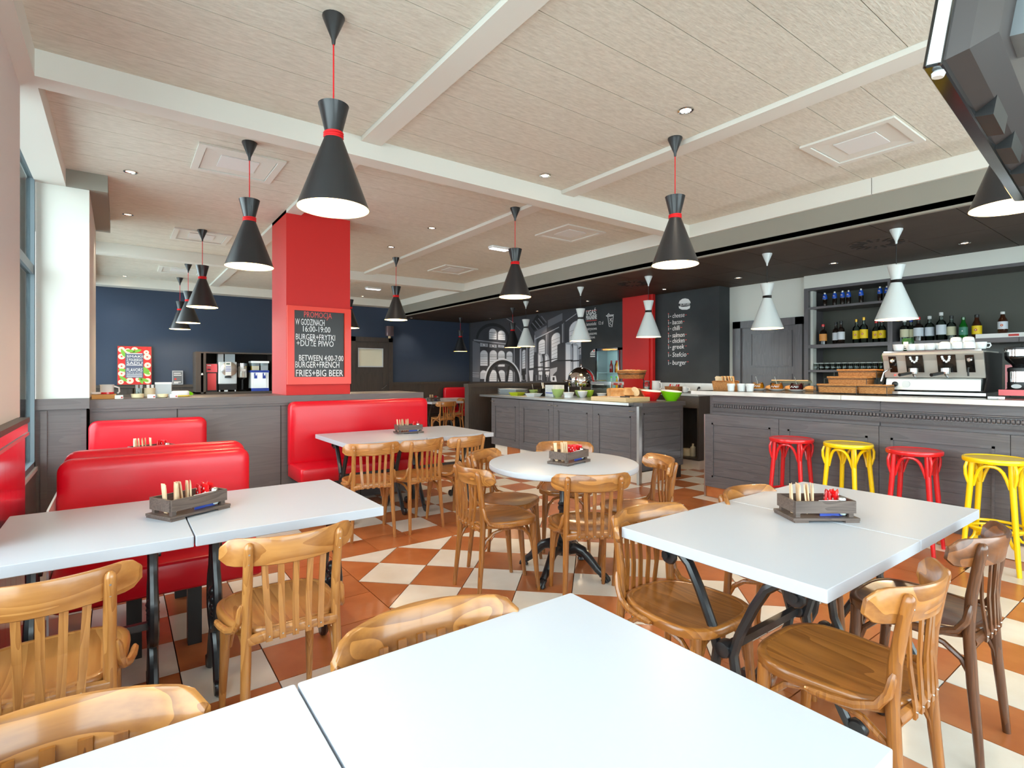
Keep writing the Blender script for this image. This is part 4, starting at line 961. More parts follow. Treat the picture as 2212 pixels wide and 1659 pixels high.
for i, (px, h, r, b, c, l, lab) in enumerate(sp_):
    xx = SXB + (.0 if i % 2 == 0 else .05)
    bottle('spirit_bottle', lab, 'bottle', (xx, on(px, xx), 1.72), GL_, h, r, MG[b], MG.get(c) or M[c], MG[l], [MG['roug'], MG['cream']] if l == 'yellow' else None, lz=(.18, .52))
rp_ = [(1954, .262, .044, 'gl', 'whitemat', 'cream', 'spirit', 'clear bottle with broad cream label, first on the right shelf under the pendant'), (1968, .262, .042, 'gl', 'blue', 'cream', 'spirit', 'clear bottle with cream label behind the dark one'), (1984, .278, .046, 'dark', 'redpk', 'pale', 'spirit', 'dark brown bottle with oval pale label and red cap'), (2008, .285, .045, 'gl', 'whitemat', 'pale', 'spirit', 'clear bottle with oval pale label right of the dark one'),
       (2033, .312, .045, 'gl', 'whitemat', 'pale', 'spirit', 'tallest clear bottle with white cap on the right shelf'), (2055, .272, .044, 'gl', 'black', 'cream', 'spirit', 'clear bottle with pale label and black cap'), (2081, .240, .038, 'green', 'green', 'teal', 'beer', 'green glass beer bottle'), (2110, .262, .043, 'amber', 'black', 'yellow', 'beer', 'brown beer bottle with yellow green label'), (2166, .225, .040, 'amber', 'whitemat', 'pale', 'beer', 'brown beer bottle with white neck standing on the white box')]
for i, (px, h, r, b, c, l, s, lab) in enumerate(rp_):
    xx = SXB + .06*(i % 2); zz = 1.715 if i < 8 else 1.762
    if i == 8: xx = 7.40
    bottle('bottle', lab, 'bottle', (xx, on(px, xx), zz), GR_, h, r, MG[b], MG.get(c) or M[c], MG[l], [MG['teal'], M['white']] if i == 6 else ([MG['roug'], MG['cream']] if i in (7, 8) else None), s, (.20, .55))
t = thing('flat_box', 'flat white box lying on the right end of the bottle shelf', 'box', (7.38, on(2162, 7.38), 1.7155)); part(MB().box(-.06, .12, -.19, .19, 0, .046), 'carton', M['whitemat'], t); part(MB().box(-.062, -.0602, -.15, -.07, .012, .034), 'print', MG['roug'], t)
# rows of glasses, upside down on a shelf
gp = thing('tumbler', '', 'glass'); lathe_part('tumbler_glass', [(.032, 0), (.033, .002), (.028, .085), (.024, .090), (.001, .090)], M['glass'], gp, 12, cap0=False, cap1=False); lathe_part('thick_base', [(.0275, .080), (.0265, .090), (.001, .0902)], M['whitemat'], gp, 12, cap0=False, cap1=False)
for i in range(12):
    for j in range(2):
        o = gp if i + j == 0 else copy_tree(gp)
        o.location = (7.36 + .085*j, 3.275 - .0685*i - .012*j, 1.3925); o['label'] = 'upturned clear tumbler in the double row on the low shelf behind the baskets'; o['group'] = 'upturned tumblers on the low shelf'
t = thing('straw_holder', 'glass holder of coloured straws beside the shelf upright', 'holder', (7.39, on(1912, 7.39), 1.3925)); lathe_part('beaker', [(.030, 0), (.034, .09), (.033, .09), (.029, .004)], M['glass'], t, cap1=False)
for k, m in enumerate(('redpl', 'yel', 'limeb', 'black', 'redpl', 'blue')): part(MB().tube([(.01*cos(k*1.05), .01*sin(k*1.05), .006), (.034*cos(k*1.05), .034*sin(k*1.05), .15 + .012*k)], .004, 6), 'straw', M[m], t)

# ================================================================== ON THE BAR
ZB = 1.1566
def wicker_basket(mb_m, L, Wd, H, par, taper=.88):
    b = MB(); nr = 7
    def ring(w, d, z):
        P = []
        for cx, cy, a0 in ((w/2, d/2, 0), (-w/2, d/2, 90), (-w/2, -d/2, 180), (w/2, -d/2, 270)):
            for k in range(4): a = rad(a0 + 30*k); r = min(w, d)*.12; P.append((cx - math.copysign(r, cx) + r*cos(a), cy - math.copysign(r, cy) + r*sin(a), z))
        return P
    R = []
    for k in range(nr * 2 + 1):
        u = k / (nr * 2); f = taper + (1 - taper) * u + (.012 if k % 2 else 0); R.append(ring(Wd*f, L*f, H*u))
    R.append(ring(Wd*.90, L*.92, H)); R.append(ring(Wd*.80, L*.84, H*.12))
    b.rings(R); return b
t = thing('bread_basket', 'wicker basket of sliced bread at the left end of the bar', 'basket', (5.62, 3.49, ZB), rad(8)); part(wicker_basket(M['wick'], .25, .20, .10, t), 'basket', M['wick'], t, True); part(MB().tube([(.100*math.copysign(abs(cos(a))**.6, cos(a)), .124*math.copysign(abs(sin(a))**.6, sin(a)), .10) for a in [2*pi*q/24 for q in range(24)]], .008, 6, closed=True), 'rim', M['wick_d'], t, True)
for k in range(8):
    P = [(-.052, 0), (.052, 0), (.056, .07), (.06, .088), (.045, .102), (0, .098), (-.045, .102), (-.06, .088), (-.056, .07)]
    rz = 100 if k < 1 else 30 + random.uniform(-9, 9); y = .055 if k < 1 else .035 - .022*k
    o = tag(MB().prism(P, -.006, .006, 'y').build('bread_slice', M['crumb'] if k % 2 == 0 else M['bread']), 'white bread slice standing in the wicker basket on the bar', 'bread', 'bread slices in the bar basket'); o.location = (5.62 - .01, 3.49 + y, ZB + .058); o.rotation_euler = (rad(-10), 0, rad(rz))
cp = thing('egg_cup', '', 'cup'); lathe_part('bowl', [(.030, 0), (.034, .004), (.037, .05), (.042, .062), (.043, .078), (.040, .080), (.038, .062), (.032, .02), (.001, .015)], M['white'], cp, 16, cap1=False)
for i, (x, y, lab) in enumerate([(5.315, 3.235, 'white porcelain cup at the left front of the cup cluster on the bar'), (5.335, 3.125, 'white porcelain cup in the middle front of the cup cluster'), (5.42, 3.185, 'white porcelain cup behind between the front two'), (5.44, 3.09, 'white porcelain cup at the back right of the cluster'), (5.34, 3.035, 'white porcelain cup at the right end of the cluster')]):
    o = cp if i == 0 else copy_tree(cp); o.location = (x, y, ZB); o['label'] = lab; o['group'] = 'white porcelain cups on the bar'
sp2 = thing('saucer', '', 'saucer'); lathe_part('plate', [(.05, 0), (.062, .006), (.085, .020), (.088, .024), (.084, .024), (.06, .011), (.001, .009)], M['white'], sp2, 22, cap1=False)
for i, (px, c, cn) in enumerate(((1637, (222, 130, 8), 'orange'), (1678, (214, 116, 14), 'amber'), (1721, (92, 20, 26), 'dark red'))):
    y = PX(px, 830, 5.72).y
    o = sp2 if i == 0 else copy_tree(sp2); o.location = (5.72, y, ZB); o['label'] = 'white saucer under the %s jam jar' % cn; o['group'] = 'saucers on the bar'
    t = thing('jam_jar', 'round glass jar of %s jam with a spoon on the bar' % cn, 'jar', (5.72, y, ZB + .0115)); lathe_part('jar', [(.045, 0), (.060, .010), (.066, .035), (.058, .066), (.052, .074), (.054, .082)], M['glass'], t, 18, cap1=False)
    lathe_part('jam', [(.04, .002), (.056, .011), (.062, .035), (.054, .064), (.001, .066)], mat('jam_%d' % i, c, .15, coat=.4), t, 18, cap1=False); part(MB().tube([(.01, 0, .05), (0, .01, .10), (-.01, .018, .145)], [.004, .004, .006], 8, flat=.6), 'spoon', M['steel'], t, True)
    part(MB().ribbon([(-.0665, .03, .03), (-.0665, .02, .046), (-.0665, .005, .03), (-.0665, -.01, .046), (-.0665, -.025, .03)], .006, (-1, 0, 0)), 'lettering', M['whitemat'], t)
    b = tag(MB().lathe([(.0, 0), (.045, .004), (.058, .025), (.045, .05), (.012, .06)], 14, cap0=False).build('bread_roll', M['bread'], None, True), 'brown bread roll behind the %s jam jar' % cn, 'bread', 'bread rolls behind the jam jars'); b.location = (5.86, y - .07, ZB)
t = thing('sneeze_guard', 'low curved glass display cover behind the jam jars', 'cover', (6.0, 2.95, ZB)); part(MB().tube([(0, -.2, .02), (0, .2, .02)], .008, 6), 'rail', M['steel'], t); P = [(.03*0 - .0, .01)]
arc = [(.04 - .085*cos(rad(a)), .015 + .105*sin(rad(a))) for a in range(0, 181, 15)]; part(MB().prism(arc, -.2, .2, 'y'), 'cover', M['glass'], t, True)
part(MB().box(-.046, .126, -.2, .2, .002, .014), 'base', M['greymat'], t); part(MB().tube([(.0, -.2, .112), (0, .2, .112)], .007, 6), 'top_rail', M['maple'], t)
# wicker drawers in a wire stand
for i, (x, y, z, Lb, lab) in enumerate([(5.42, 2.19, .012, .34, 'lowest long wicker tray of the stepped stand on the bar'), (5.56, 2.16, .082, .34, 'middle wicker tray of the stepped stand'), (5.70, 2.13, .150, .34, 'top wicker tray of the stepped stand'), (5.43, 1.905, .012, .235, 'short wicker tray right of the stepped stand')]):
    t = thing('wicker_tray', lab, 'basket', (x, y, ZB + z), 0, 'wicker trays on the bar'); part(wicker_basket(M['wick'], Lb, .20, .072, t, .94), 'basket', M['wick'], t, True)
    part(MB().tube([(sx*.098, sy*(Lb/2 - .006), .072) for sx, sy in ((1, 1), (-1, 1), (-1, -1), (1, -1))], .010, 6, closed=True), 'rim', M['wick'], t)
t = thing('wire_stand', 'black wire stand carrying the stepped wicker trays on the bar', 'stand', (5.56, 2.05, ZB)); b = MB()
for (x0, y0, y1, z) in ((-.26, -.035, .325, .072), (-.12, -.065, .295, .140), (.02, -.095, .265, .206)):
    b.tube([(x0, y0, z), (x0, y1, z)], .003, 5); b.tube([(x0, y0, z), (x0 + .24, y0, z)], .003, 5); b.tube([(x0, y1, z), (x0 + .24, y1, z)], .003, 5)
    for yy in (y0, y1): b.tube([(x0, yy, 0), (x0, yy, z)], .003, 5); b.tube([(x0 + .24, yy, 0), (x0 + .24, yy, z)], .003, 5)
b.tube([(-.26, -.27, .076), (-.26, -.04, .076)], .003, 5); b.tube([(-.26, -.27, 0), (-.26, -.27, .076)], .003, 5); b.tube([(-.26, -.27, .076), (-.02, -.27, .076)], .003, 5); b.tube([(-.02, -.27, 0), (-.02, -.27, .076)], .003, 5)
part(b, 'wire_frame', M['black'], t)
# espresso machine (front faces the camera, -x)
EX, EY = 5.50, 1.53
t = thing('espresso_machine', 'steel two-group espresso machine on the bar, heaped with white cups', 'coffee machine', (EX, EY, ZB)); WE = .345
E_ = lambda x, z: (x, z)
part(MB().prism([(-.04, .012), (.50, .012), (.50, .035), (-.04, .035)], -WE - .02, WE + .02, 'y'), 'drip_base', M['steel'], t)
part(MB().prism([(.0, .05), (.42, .05), (.42, .15), (.03, .15), (.012, .14)], -WE + .02, WE - .02, 'y'), 'lower_body', mat('brushed_panel', (214, 218, 218), .35, .7), t)
part(MB().prism([(.10, .15), (.045, .155), (.00, .30), (-.03, .352), (-.02, .372), (.44, .372), (.46, .15)], -WE, WE, 'y'), 'upper_body', mat('satin_steel_body', (208, 204, 196), .38, .55), t)
part(MB().box(-.02, .43, -WE + .01, WE - .01, .372, .384), 'cup_rail', M['chrome'], t)
for s in (-1, 1): part(MB().prism([(-.02, .04), (.48, .04), (.50, .36), (-.0, .36), (.06, .16)], s*(WE + .001), s*(WE + .012), 'y'), 'side_plate', M['black'], t)
fx = lambda z: .045 - (z - .155) * .31 if z < .30 else .0 - (z - .30) * .58
for yy, n_ in ((.11, 'a'), (-.11, 'b')):
    b = MB().prism([(fx(.20) - .012, .20), (fx(.34) - .004, .345), (fx(.345) + .02, .345), (fx(.20) + .02, .20)], yy - .062, yy + .062, 'y'); g = part(b, 'group_head', M['blackgl'], t)
    part(MB().tube([(-.03, yy, .205), (-.03, yy, .235)], .034, 14), 'group_collar', M['chrome'], g, True)
    part(MB().tube([(-.03, yy, .188), (-.03, yy, .205)], [.030, .033], 14), 'filter_basket', M['chrome'], g, True)
    part(MB().tube([(-.03, yy, .197), (-.09, yy + .03, .190), (-.155, yy + .062, .178)], [.010, .013, .015], 10), 'portafilter_handle', M['black'], g, True)
    part(MB().tube([(-.03, yy, .19), (-.036, yy, .172), (-.045, yy - .02, .160)], .007, 8), 'spout', M['chrome'], g, True)
    for q in range(7):
        a, c = ((-1, 0), (1, 0), (-.9, 1), (.9, 1), (-.6, 2), (.6, 2), (0, 2.7))[q]
        z = .328 - .015*c; part(MB().lathe([(.009, 0), (.009, .003)], 10).tf(Matrix.Translation((fx(z) - .013, yy + a*.024, z)) @ Matrix.Rotation(-pi/2, 4, 'Y')), 'button', M['white'], g)
for yy in (.27, -.26):
    g = part(MB().prism([(fx(.20) - .004, .20), (fx(.34) - .004, .34), (fx(.34) + .02, .34), (fx(.20) + .02, .20)], yy - .028, yy + .028, 'y'), 'valve_plate', M['blackgl'], t)
    part(MB().lathe([(.018, 0), (.018, .02), (.012, .026)], 12).tf(Matrix.Translation((fx(.30) - .006, yy, .30)) @ Matrix.Rotation(-pi/2, 4, 'Y')), 'valve_knob', M['chrome'], g, True)
    part(MB().tube([(-.02, yy, .235), (-.05, yy, .235), (-.055, yy + (.05 if yy > 0 else 0), .20), (-.05, yy + (.075 if yy > 0 else 0), .12 if yy > 0 else .17)], .006, 8), 'steam_wand', M['chrome'] if yy > 0 else M['black'], g, True)
part(MB().lathe([(.022, 0), (.022, .014), (.014, .018)], 16).tf(Matrix.Translation((.006, .255, .098)) @ Matrix.Rotation(-pi/2, 4, 'Y')), 'dial', M['black'], t, True)
part(MB().lathe([(.030, 0), (.030, .008), (.026, .008)], 20).tf(Matrix.Translation((.006, .175, .098)) @ Matrix.Rotation(-pi/2, 4, 'Y')), 'gauge', M['whitemat'], t, True)
for k in range(3): part(MB().lathe([(.008, 0), (.008, .004)], 10).tf(Matrix.Translation((.004, -.21 - .035*k, .098)) @ Matrix.Rotation(-pi/2, 4, 'Y')), 'indicator', mat('lamp_led', (225, 225, 255), .3, emit=(200, 205, 255), estr=1.5) if k == 0 else bpy.data.materials['lamp_led'], t)
part(MB().lathe([(.006, 0), (.006, .004)], 8).tf(Matrix.Translation((.03, .265, .175)) @ Matrix.Rotation(-pi/2, 4, 'Y')), 'power_light', mat('led_red', (255, 40, 30), .3, emit=(255, 40, 30), estr=2), t)
part(MB().box(.004, .009, -.30, -.21, .058, .070), 'name_plate', M['blue'], t)
# white cups on the machine
wc_ = thing('coffee_cup', '', 'cup'); lathe_part('cup_bowl', [(.024, 0), (.036, .008), (.041, .035), (.043, .062), (.041, .062), (.038, .03), (.030, .012), (.001, .010)], M['white'], wc_, 18, cap1=False)
part(MB().tube([(.041, 0, .05), (.060, 0, .05), (.066, 0, .034), (.055, 0, .018), (.039, 0, .018)], .005, 8), 'handle', M['white'], wc_, True)
cups = [(.05, .245, .003, 0, -60), (.06, .15, .003, 0, 20), (.06, .085, .003, 0, 40), (.06, .02, .003, 0, 30), (.09, -.05, .003, 0, -30), (.05, -.085, .075, 180, 20), (.06, -.165, .075, 180, 80), (.06, -.24, .075, 180, 60), (.18, .20, .003, 0, 10), (.19, .11, .003, 0, 50), (.19, .03, .003, 0, 0), (.20, -.06, .003, 0, 10), (.17, -.13, .115, 180, 40), (.17, -.21, .115, 180, -20), (.15, -.29, .003, 0, -90)]
for i, (x, y, z, fl, rz) in enumerate(cups):
    o = wc_ if i == 0 else copy_tree(wc_)
    o.location = (EX + x, EY + y, ZB + .384 + z - .003 + (0 if not fl else 0)); o.rotation_euler = (pi if fl else 0, 0, rad(rz)); o['label'] = 'white coffee cup heaped on top of the espresso machine'; o['group'] = 'white coffee cups on the espresso machine'
t = thing('green_tin', 'dark green tin with white print among the white cups', 'tin', (EX + .12, EY + .195, ZB + .384)); lathe_part('tin', [(.042, 0), (.045, .004), (.045, .10), (.038, .112), (.038, .118), (.001, .118)], mat('green_tin', (18, 58, 26), .25, coat=.3), t, 18, cap1=False); part(MB().box(-.0475, -.0462, -.015, .02, .03, .085), 'print', M['whitemat'], t)
t = thing('coffee_grinder', 'black and chrome coffee grinder with red base at the right edge', 'coffee grinder', (5.62, 1.005, ZB)); part(MB().box(-.09, .14, -.10, .10, .02, .065), 'base', M['redpl'], t); part(MB().box(.06, .12, -.09, .09, .065, .26), 'back_body', M['redpl'], t)
lathe_part('motor_housing', [(.062, .06), (.066, .066), (.066, .12), (.062, .125)], M['black'], t, 24); lathe_part('steel_band', [(.063, .125), (.063, .205)], M['chrome'], t, 24); lathe_part('collar', [(.066, .205), (.066, .232), (.05, .24)], M['black'], t, 24)
lathe_part('hopper', [(.035, .24), (.04, .255), (.078, .30), (.082, .32), (.082, .335)], M['blackgl'], t, 24); lathe_part('hopper_band', [(.0825, .325), (.0825, .375)], M['chrome'], t, 24); lathe_part('hopper_lid', [(.084, .375), (.084, .392), (.07, .398)], M['black'], t, 24)
part(MB().lathe([(.030, 0), (.030, .004)], 18).tf(Matrix.Scale(.55, 4, (1, 0, 0)) ).tf(Matrix.Translation((-.068, 0, .092)) @ Matrix.Rotation(-pi/2, 4, 'Y')), 'badge', M['greymat'], t)
t = thing('knock_tray', 'low steel tray with a tamper between the espresso machine and grinder', 'tray', (5.52, 1.12, ZB)); part(MB().box(-.08, .10, -.07, .03, 0, .012), 'tray', M['steel'], t)
t = thing('tamper', 'small black coffee tamper on the steel tray by the grinder', 'tamper', (5.56, 1.06, ZB + .0125)); lathe_part('tamper_body', [(.024, 0), (.026, .006), (.026, .022), (.012, .030), (.018, .053), (.001, .058)], M['black'], t, 14, cap1=False)
# ================================================================== BUFFET
ZF = .9852
def bowl(label, x, y, r, h, m, group='bowls on the buffet', fill=None, foot=.45, spoon=None, name='bowl'):
    t = thing(name, label, 'bowl', (x, y, ZF), 0, group)
    lathe_part('bowl_body', [(r*foot, 0), (r*foot*1.05, .05*h), (r*.80, .42*h), (r, .97*h), (r*.98, h), (r*.94, .96*h), (r*.72, .45*h), (r*.4, .18*h), (.001, .15*h)], m, t, 22, cap1=False)
    if fill: lathe_part('contents', [(r*.80, .62*h), (r*.70, .80*h), (r*.3, .92*h), (.001, .94*h)], fill, t, 14, cap0=False, cap1=False)
    if spoon: part(MB().tube([(0, 0, .3*h), (.02, .04, h), (.03, .075, h + .09)], [.006, .004, .006], 6), 'serving_spoon', M['steel'], t, True)
    return t
FOOD = {k: mat(k, c, .6, col2=c2, nscale=40) for k, c, c2 in (('cheese_food', (240, 214, 130), (226, 190, 90)), ('salad_food', (110, 160, 50), (190, 200, 90)), ('tomato_food', (206, 60, 36), (226, 110, 60)), ('yogurt_food', (240, 238, 226), (228, 222, 206)), ('ham_food', (214, 150, 120), (196, 110, 90)))}
bowl('small pale green bowl with spoon at the left end of the buffet', 5.62, 7.02, .082, .085, M['ltgreen'], fill=FOOD['salad_food'], spoon=1)
bowl('yellow green bowl with spoons left of the black bowl', 5.66, 6.78, .105, .115, M['yelgrn'], fill=FOOD['tomato_food'], spoon=1)
bowl('glossy black bowl on the buffet', 5.50, 6.62, .102, .120, M['blackgl'], fill=FOOD['yogurt_food'], spoon=1)
bowl('large pale green bowl in front of the white lattice box', 5.40, 6.15, .100, .122, M['ltgreen'])
bowl('white round dish between the green bowls', 5.42, 5.93, .085, .078, M['white'], foot=.8, name='dish')
bowl('pale green footed bowl of cheese behind the small white bowl', 5.68, 5.96, .080, .100, M['ltgreen'], fill=FOOD['cheese_food'])
bowl('small white footed bowl at the front of the buffet', 5.58, 5.80, .078, .096, M['white'])
bowl('lime bowl half hidden behind the small white bowl', 5.82, 5.90, .072, .10, M['lime'])
bowl('white ramekin left of the bread loaf', 5.85, 5.67, .075, .062, M['white'], foot=.85, fill=FOOD['salad_food'], name='ramekin')
for k in range(5):
    t = thing('platter', 'white oblong platter in the stack at the left end of the buffet' if k < 4 else 'topmost white oblong platter with turned up ends on the stack', 'platter', (5.40, 7.32, ZF + .020*k), rad(0), 'stacked platters')
    part(MB().rings([[(-.10, -.22, 0), (.10, -.22, 0), (.10, .22, 0), (-.10, .22, 0)], [(-.125, -.27, .020), (.125, -.27, .020), (.125, .27, .020), (-.125, .27, .020)], [(-.115, -.255, .020), (.115, -.255, .020), (.115, .255, .020), (-.115, .255, .020)], [(-.092, -.20, .006), (.092, -.20, .006), (.092, .20, .006), (-.092, .20, .006)]]), 'plate', M['greymat'] if k < 4 else M['white'], t)
def dish(label, x, y, m, food):
    t = thing('square_dish', label, 'dish', (x, y, ZF), rad(12)); part(MB().rings([[(-.07, -.07, 0), (.07, -.07, 0), (.07, .07, 0), (-.07, .07, 0)], [(-.10, -.10, .05), (.10, -.10, .05), (.10, .10, .05), (-.10, .10, .05)], [(-.09, -.09, .048), (.09, -.09, .048), (.09, .09, .048), (-.09, .09, .048)], [(-.06, -.06, .01), (.06, -.06, .01), (.06, .06, .01), (-.06, .06, .01)]]), 'dish_body', m, t)
    part(MB().box(-.07, .07, -.07, .07, .02, .042), 'contents', FOOD[food], t)
dish('yellow green square dish of ham by the platters', 5.24, 6.98, M['yelgrn'], 'ham_food'); dish('white square dish left of the lattice box', 5.22, 6.52, M['white'], 'yogurt_food')
t = thing('lattice_box', 'white pierced box with blue flecks standing on the buffet', 'box', (5.48, 6.32, ZF), rad(-6)); part(MB().box(-.10, .10, -.10, .10, .012, .022), 'base', M['white'], t)
for s in (-1, 1):
    for k in range(9):
        q = -.1 + .025*k; part(MB().box(q - .007, q + .007, s*.10 - .004, s*.10 + .004, 0, .17), 'slat', M['white'], t); part(MB().box(s*.10 - .004, s*.10 + .004, q - .007, q + .007, 0, .17), 'slat', M['white'], t)
    for z in (.05, .11, .165): part(MB().box(-.105, .105, s*.10 - .006, s*.10 + .006, z, z + .014), 'rail', M['white'] if z > .1 else M['blue'], t); part(MB().box(s*.10 - .006, s*.10 + .006, -.105, .105, z, z + .014), 'rail', M['white'] if z > .1 else M['blue'], t)
# roll-top chafing dish
t = thing('chafing_dish', 'chrome roll top chafing dish with domed lid open above the buffet', 'chafing dish', (5.50, 5.48, ZF), rad(0)); t.location = (5.78, 5.93 + .24, ZF); R_ = .215
t.location = (6.0, 6.27, ZF)
for a in (45, 135, 225, 315):
    part(MB().tube([(.20*cos(rad(a)), .20*sin(rad(a)), 0), (.20*cos(rad(a)), .20*sin(rad(a)), .20)], .009, 8), 'leg', M['chrome'], t, True)
lathe_part('water_pan', [(.17, .14), (.21, .15), (.225, .20), (.225, .245), (.235, .25), (.20, .25)], M['chrome'], t, 36, cap1=False)
dm = [(R_*cos(rad(a)) + .0, .252 + .215*sin(rad(a))) for a in range(0, 90, 10)] + [(.012, .467), (.001, .4675)]
lathe_part('dome_lid', dm, M['chrome'], t, 40, cap0=False, cap1=False); lathe_part('knob', [(.006, .467), (.006, .482), (.014, .488), (.012, .50), (.001, .503)], M['chrome'], t, 12, cap1=False)
part(MB().tube([(-.225, .16, .23), (-.27, .13, .245), (-.285, 0, .25), (-.27, -.13, .245), (-.225, -.16, .23)], .008, 8), 'handle', M['chrome'], t, True)
lathe_part('burner', [(.04, .0), (.04, .05), (.03, .055), (.001, .055)], M['steel'], t, 14, cap1=False)
t = thing('bread_warmer', 'rectangular steel and glass fronted warmer beside the chafing dish', 'warmer', (5.95, 5.76, ZF)); 
part(MB().box(-.02, .24, -.20, .20, 0, .02), 'base', M['black'], t); part(MB().box(-.03, .25, -.215, .215, .185, .235), 'top_lid', M['chrome'], t)
for sx, sy in ((-.02, -.205), (-.02, .205), (.23, -.205), (.23, .205)): part(MB().box(sx - .01, sx + .01, sy - .01, sy + .01, 0, .19), 'post', M['chrome'], t)
part(MB().box(-.024, -.018, -.195, .195, .02, .13), 'front_panel', mat('dark_smoked_panel', (60, 62, 64), .2, coat=.3), t); part(MB().box(-.022, -.018, -.195, .195, .132, .184), 'front_pane', M['glass'], t); part(MB().tube([(-.03, -.12, .24), (-.045, -.12, .255), (-.045, .12, .255), (-.03, .12, .24)], .007, 8), 'handle', M['chrome'], t, True)
for k in range(2):
    t = thing('menu_holder', 'black and white card folder stacked beside the warmer', 'folder', (6.1, 5.44, ZF + .19 + .045*k)) if False else None
# cutting board, loaves, knife
cb = thing('cutting_board', 'thick pale wooden cutting board at the corner of the buffet', 'board', (5.26, 4.78, ZF), rad(2)); part(MB().rbox(-.19, .30, -.26, .33, 0, .055, .008, 2), 'board_body', M['maple'], cb)
def loaf(label, x, y, z, rz, L=.18, tilt=0):
    t = thing('bread_loaf', label, 'bread', (x, y, z), 0, 'loaves on the cutting board'); t.rotation_euler = (0, rad(tilt), rad(rz))
    P = [(-.055, 0), (.055, 0), (.06, .06), (.066, .085), (.045, .105), (0, .112), (-.045, .105), (-.066, .085), (-.06, .06)]
    part(MB().prism(P, -L/2, L/2, 'y'), 'crust', M['bread'], t); part(MB().prism([(a*.92, .004 + b*.93) for a, b in P], -L/2 - .001, -L/2, 'y'), 'cut_face', M['crumb'], t)
loaf('square cut bread loaf lying on the cutting board', 5.34, 4.92, ZF + .055, 70, .20); loaf('second half loaf leaning on the first on the cutting board', 5.48, 4.80, ZF + .06, 30, .13, 14)
t = thing('bread_slice', 'round end slice of bread leaning against the loaves', 'bread', (5.47, 4.70, ZF + .057)); part(MB().lathe([(.001, 0), (.062, 0), (.066, .008), (.062, .016), (.001, .016)], 18, cap0=False, cap1=False).tf(Matrix.Translation((0, 0, .062)) @ Matrix.Rotation(rad(68), 4, 'Y')), 'slice', M['crumb'], t, True)
t = thing('bread_knife', 'bread knife with black handle lying on the cutting board', 'knife', (5.20, 4.63, ZF + .0555), rad(20)); part(MB().box(-.02, .01, -.06, .06, 0, .014), 'handle', M['black'], t); part(MB().box(-.014, .014, .06, .24, .004, .006), 'blade', M['steel'], t)
# red and green oblique bowls
def boat(label, x, y, m):
    t = thing('salad_bowl', label, 'bowl', (x, y, ZF), 0, 'oblique plastic bowls'); n_ = 28; R = []
    def rg(r, z, sl): return [(r*cos(2*pi*k/n_), r*sin(2*pi*k/n_), z + sl*sin(2*pi*k/n_)) for k in range(n_)]
    part(MB().rings([rg(.068, 0, 0), rg(.072, .01, 0), rg(.115, .07, .004), rg(.140, .125, .014), rg(.142, .130, .015)], 0, True, False), 'outside', m, t, True); part(MB().rings([rg(.142, .130, .015), rg(.137, .128, .015), rg(.108, .07, .004), rg(.06, .02, 0)], 0, False, True), 'inside', M['white'], t, True)
boat('bright red plastic bowl at the right end of the buffet', 5.70, 4.62, M['redpl']); boat('bright green plastic bowl at the right end of the buffet', 5.86, 4.42, M['limeb']); 
# two-tier bread stand
t = thing('basket_stand', 'black wire stand holding two round wicker bread baskets', 'stand', (6.0, 5.22, ZF)); part(MB().tube([(.25, -.02, 0), (.25, -.02, .25), (.22, 0, .34), (.20, 0, .36)], .007, 8).tube([(.2*cos(a), .2*sin(a), .355) for a in [2*pi*k/24 for k in range(24)]], .006, 6, closed=True).tube([(.23*cos(a), .23*sin(a), .006) for a in [2*pi*k/24 for k in range(24)]], .006, 6, closed=True), 'wire_frame', M['black'], t, True)
for z, lab in ((.015, 'lower round wicker basket of rolls on the buffet stand'), (.285, 'upper round wicker basket held up on the black stand')):
    t = thing('wicker_basket', lab, 'basket', (6.0, 5.22, ZF + z), 0, 'round bread baskets'); n_ = 44
    R = []
    for k in range(9):
        u = k / 8; R.append([((.175 + .03*u + .004*((q + k) % 2)) * cos(2*pi*q/n_), (.175 + .03*u + .004*((q + k) % 2)) * sin(2*pi*q/n_), .11*u) for q in range(n_)])
    R.append([(.185*cos(2*pi*q/n_), .185*sin(2*pi*q/n_), .105) for q in range(n_)]); R.append([(.16*cos(2*pi*q/n_), .16*sin(2*pi*q/n_), .02) for q in range(n_)])
    part(MB().rings(R), 'basket', M['wick_d'], t, True); part(MB().tube([(.205*cos(2*pi*q/30), .205*sin(2*pi*q/30), .112) for q in range(30)], .012, 6, closed=True), 'rim', M['wick'], t, True)
    for k in range(6):
        a = k * 1.05; o = tag(MB().lathe([(0, 0), (.040, .006), (.050, .025), (.042, .045), (.015, .056)], 14, cap0=False).build('bread_roll', M['bread'] if k % 3 else M['crumb'], None, True), 'bread roll in the ' + ('lower basket of the stand', 'upper basket of the stand')[z > .1], 'bread', 'bread rolls in the round baskets'); o.location = (6.0 + .10*cos(a)*(k > 0), 5.22 + .10*sin(a)*(k > 0), ZF + z + .075)
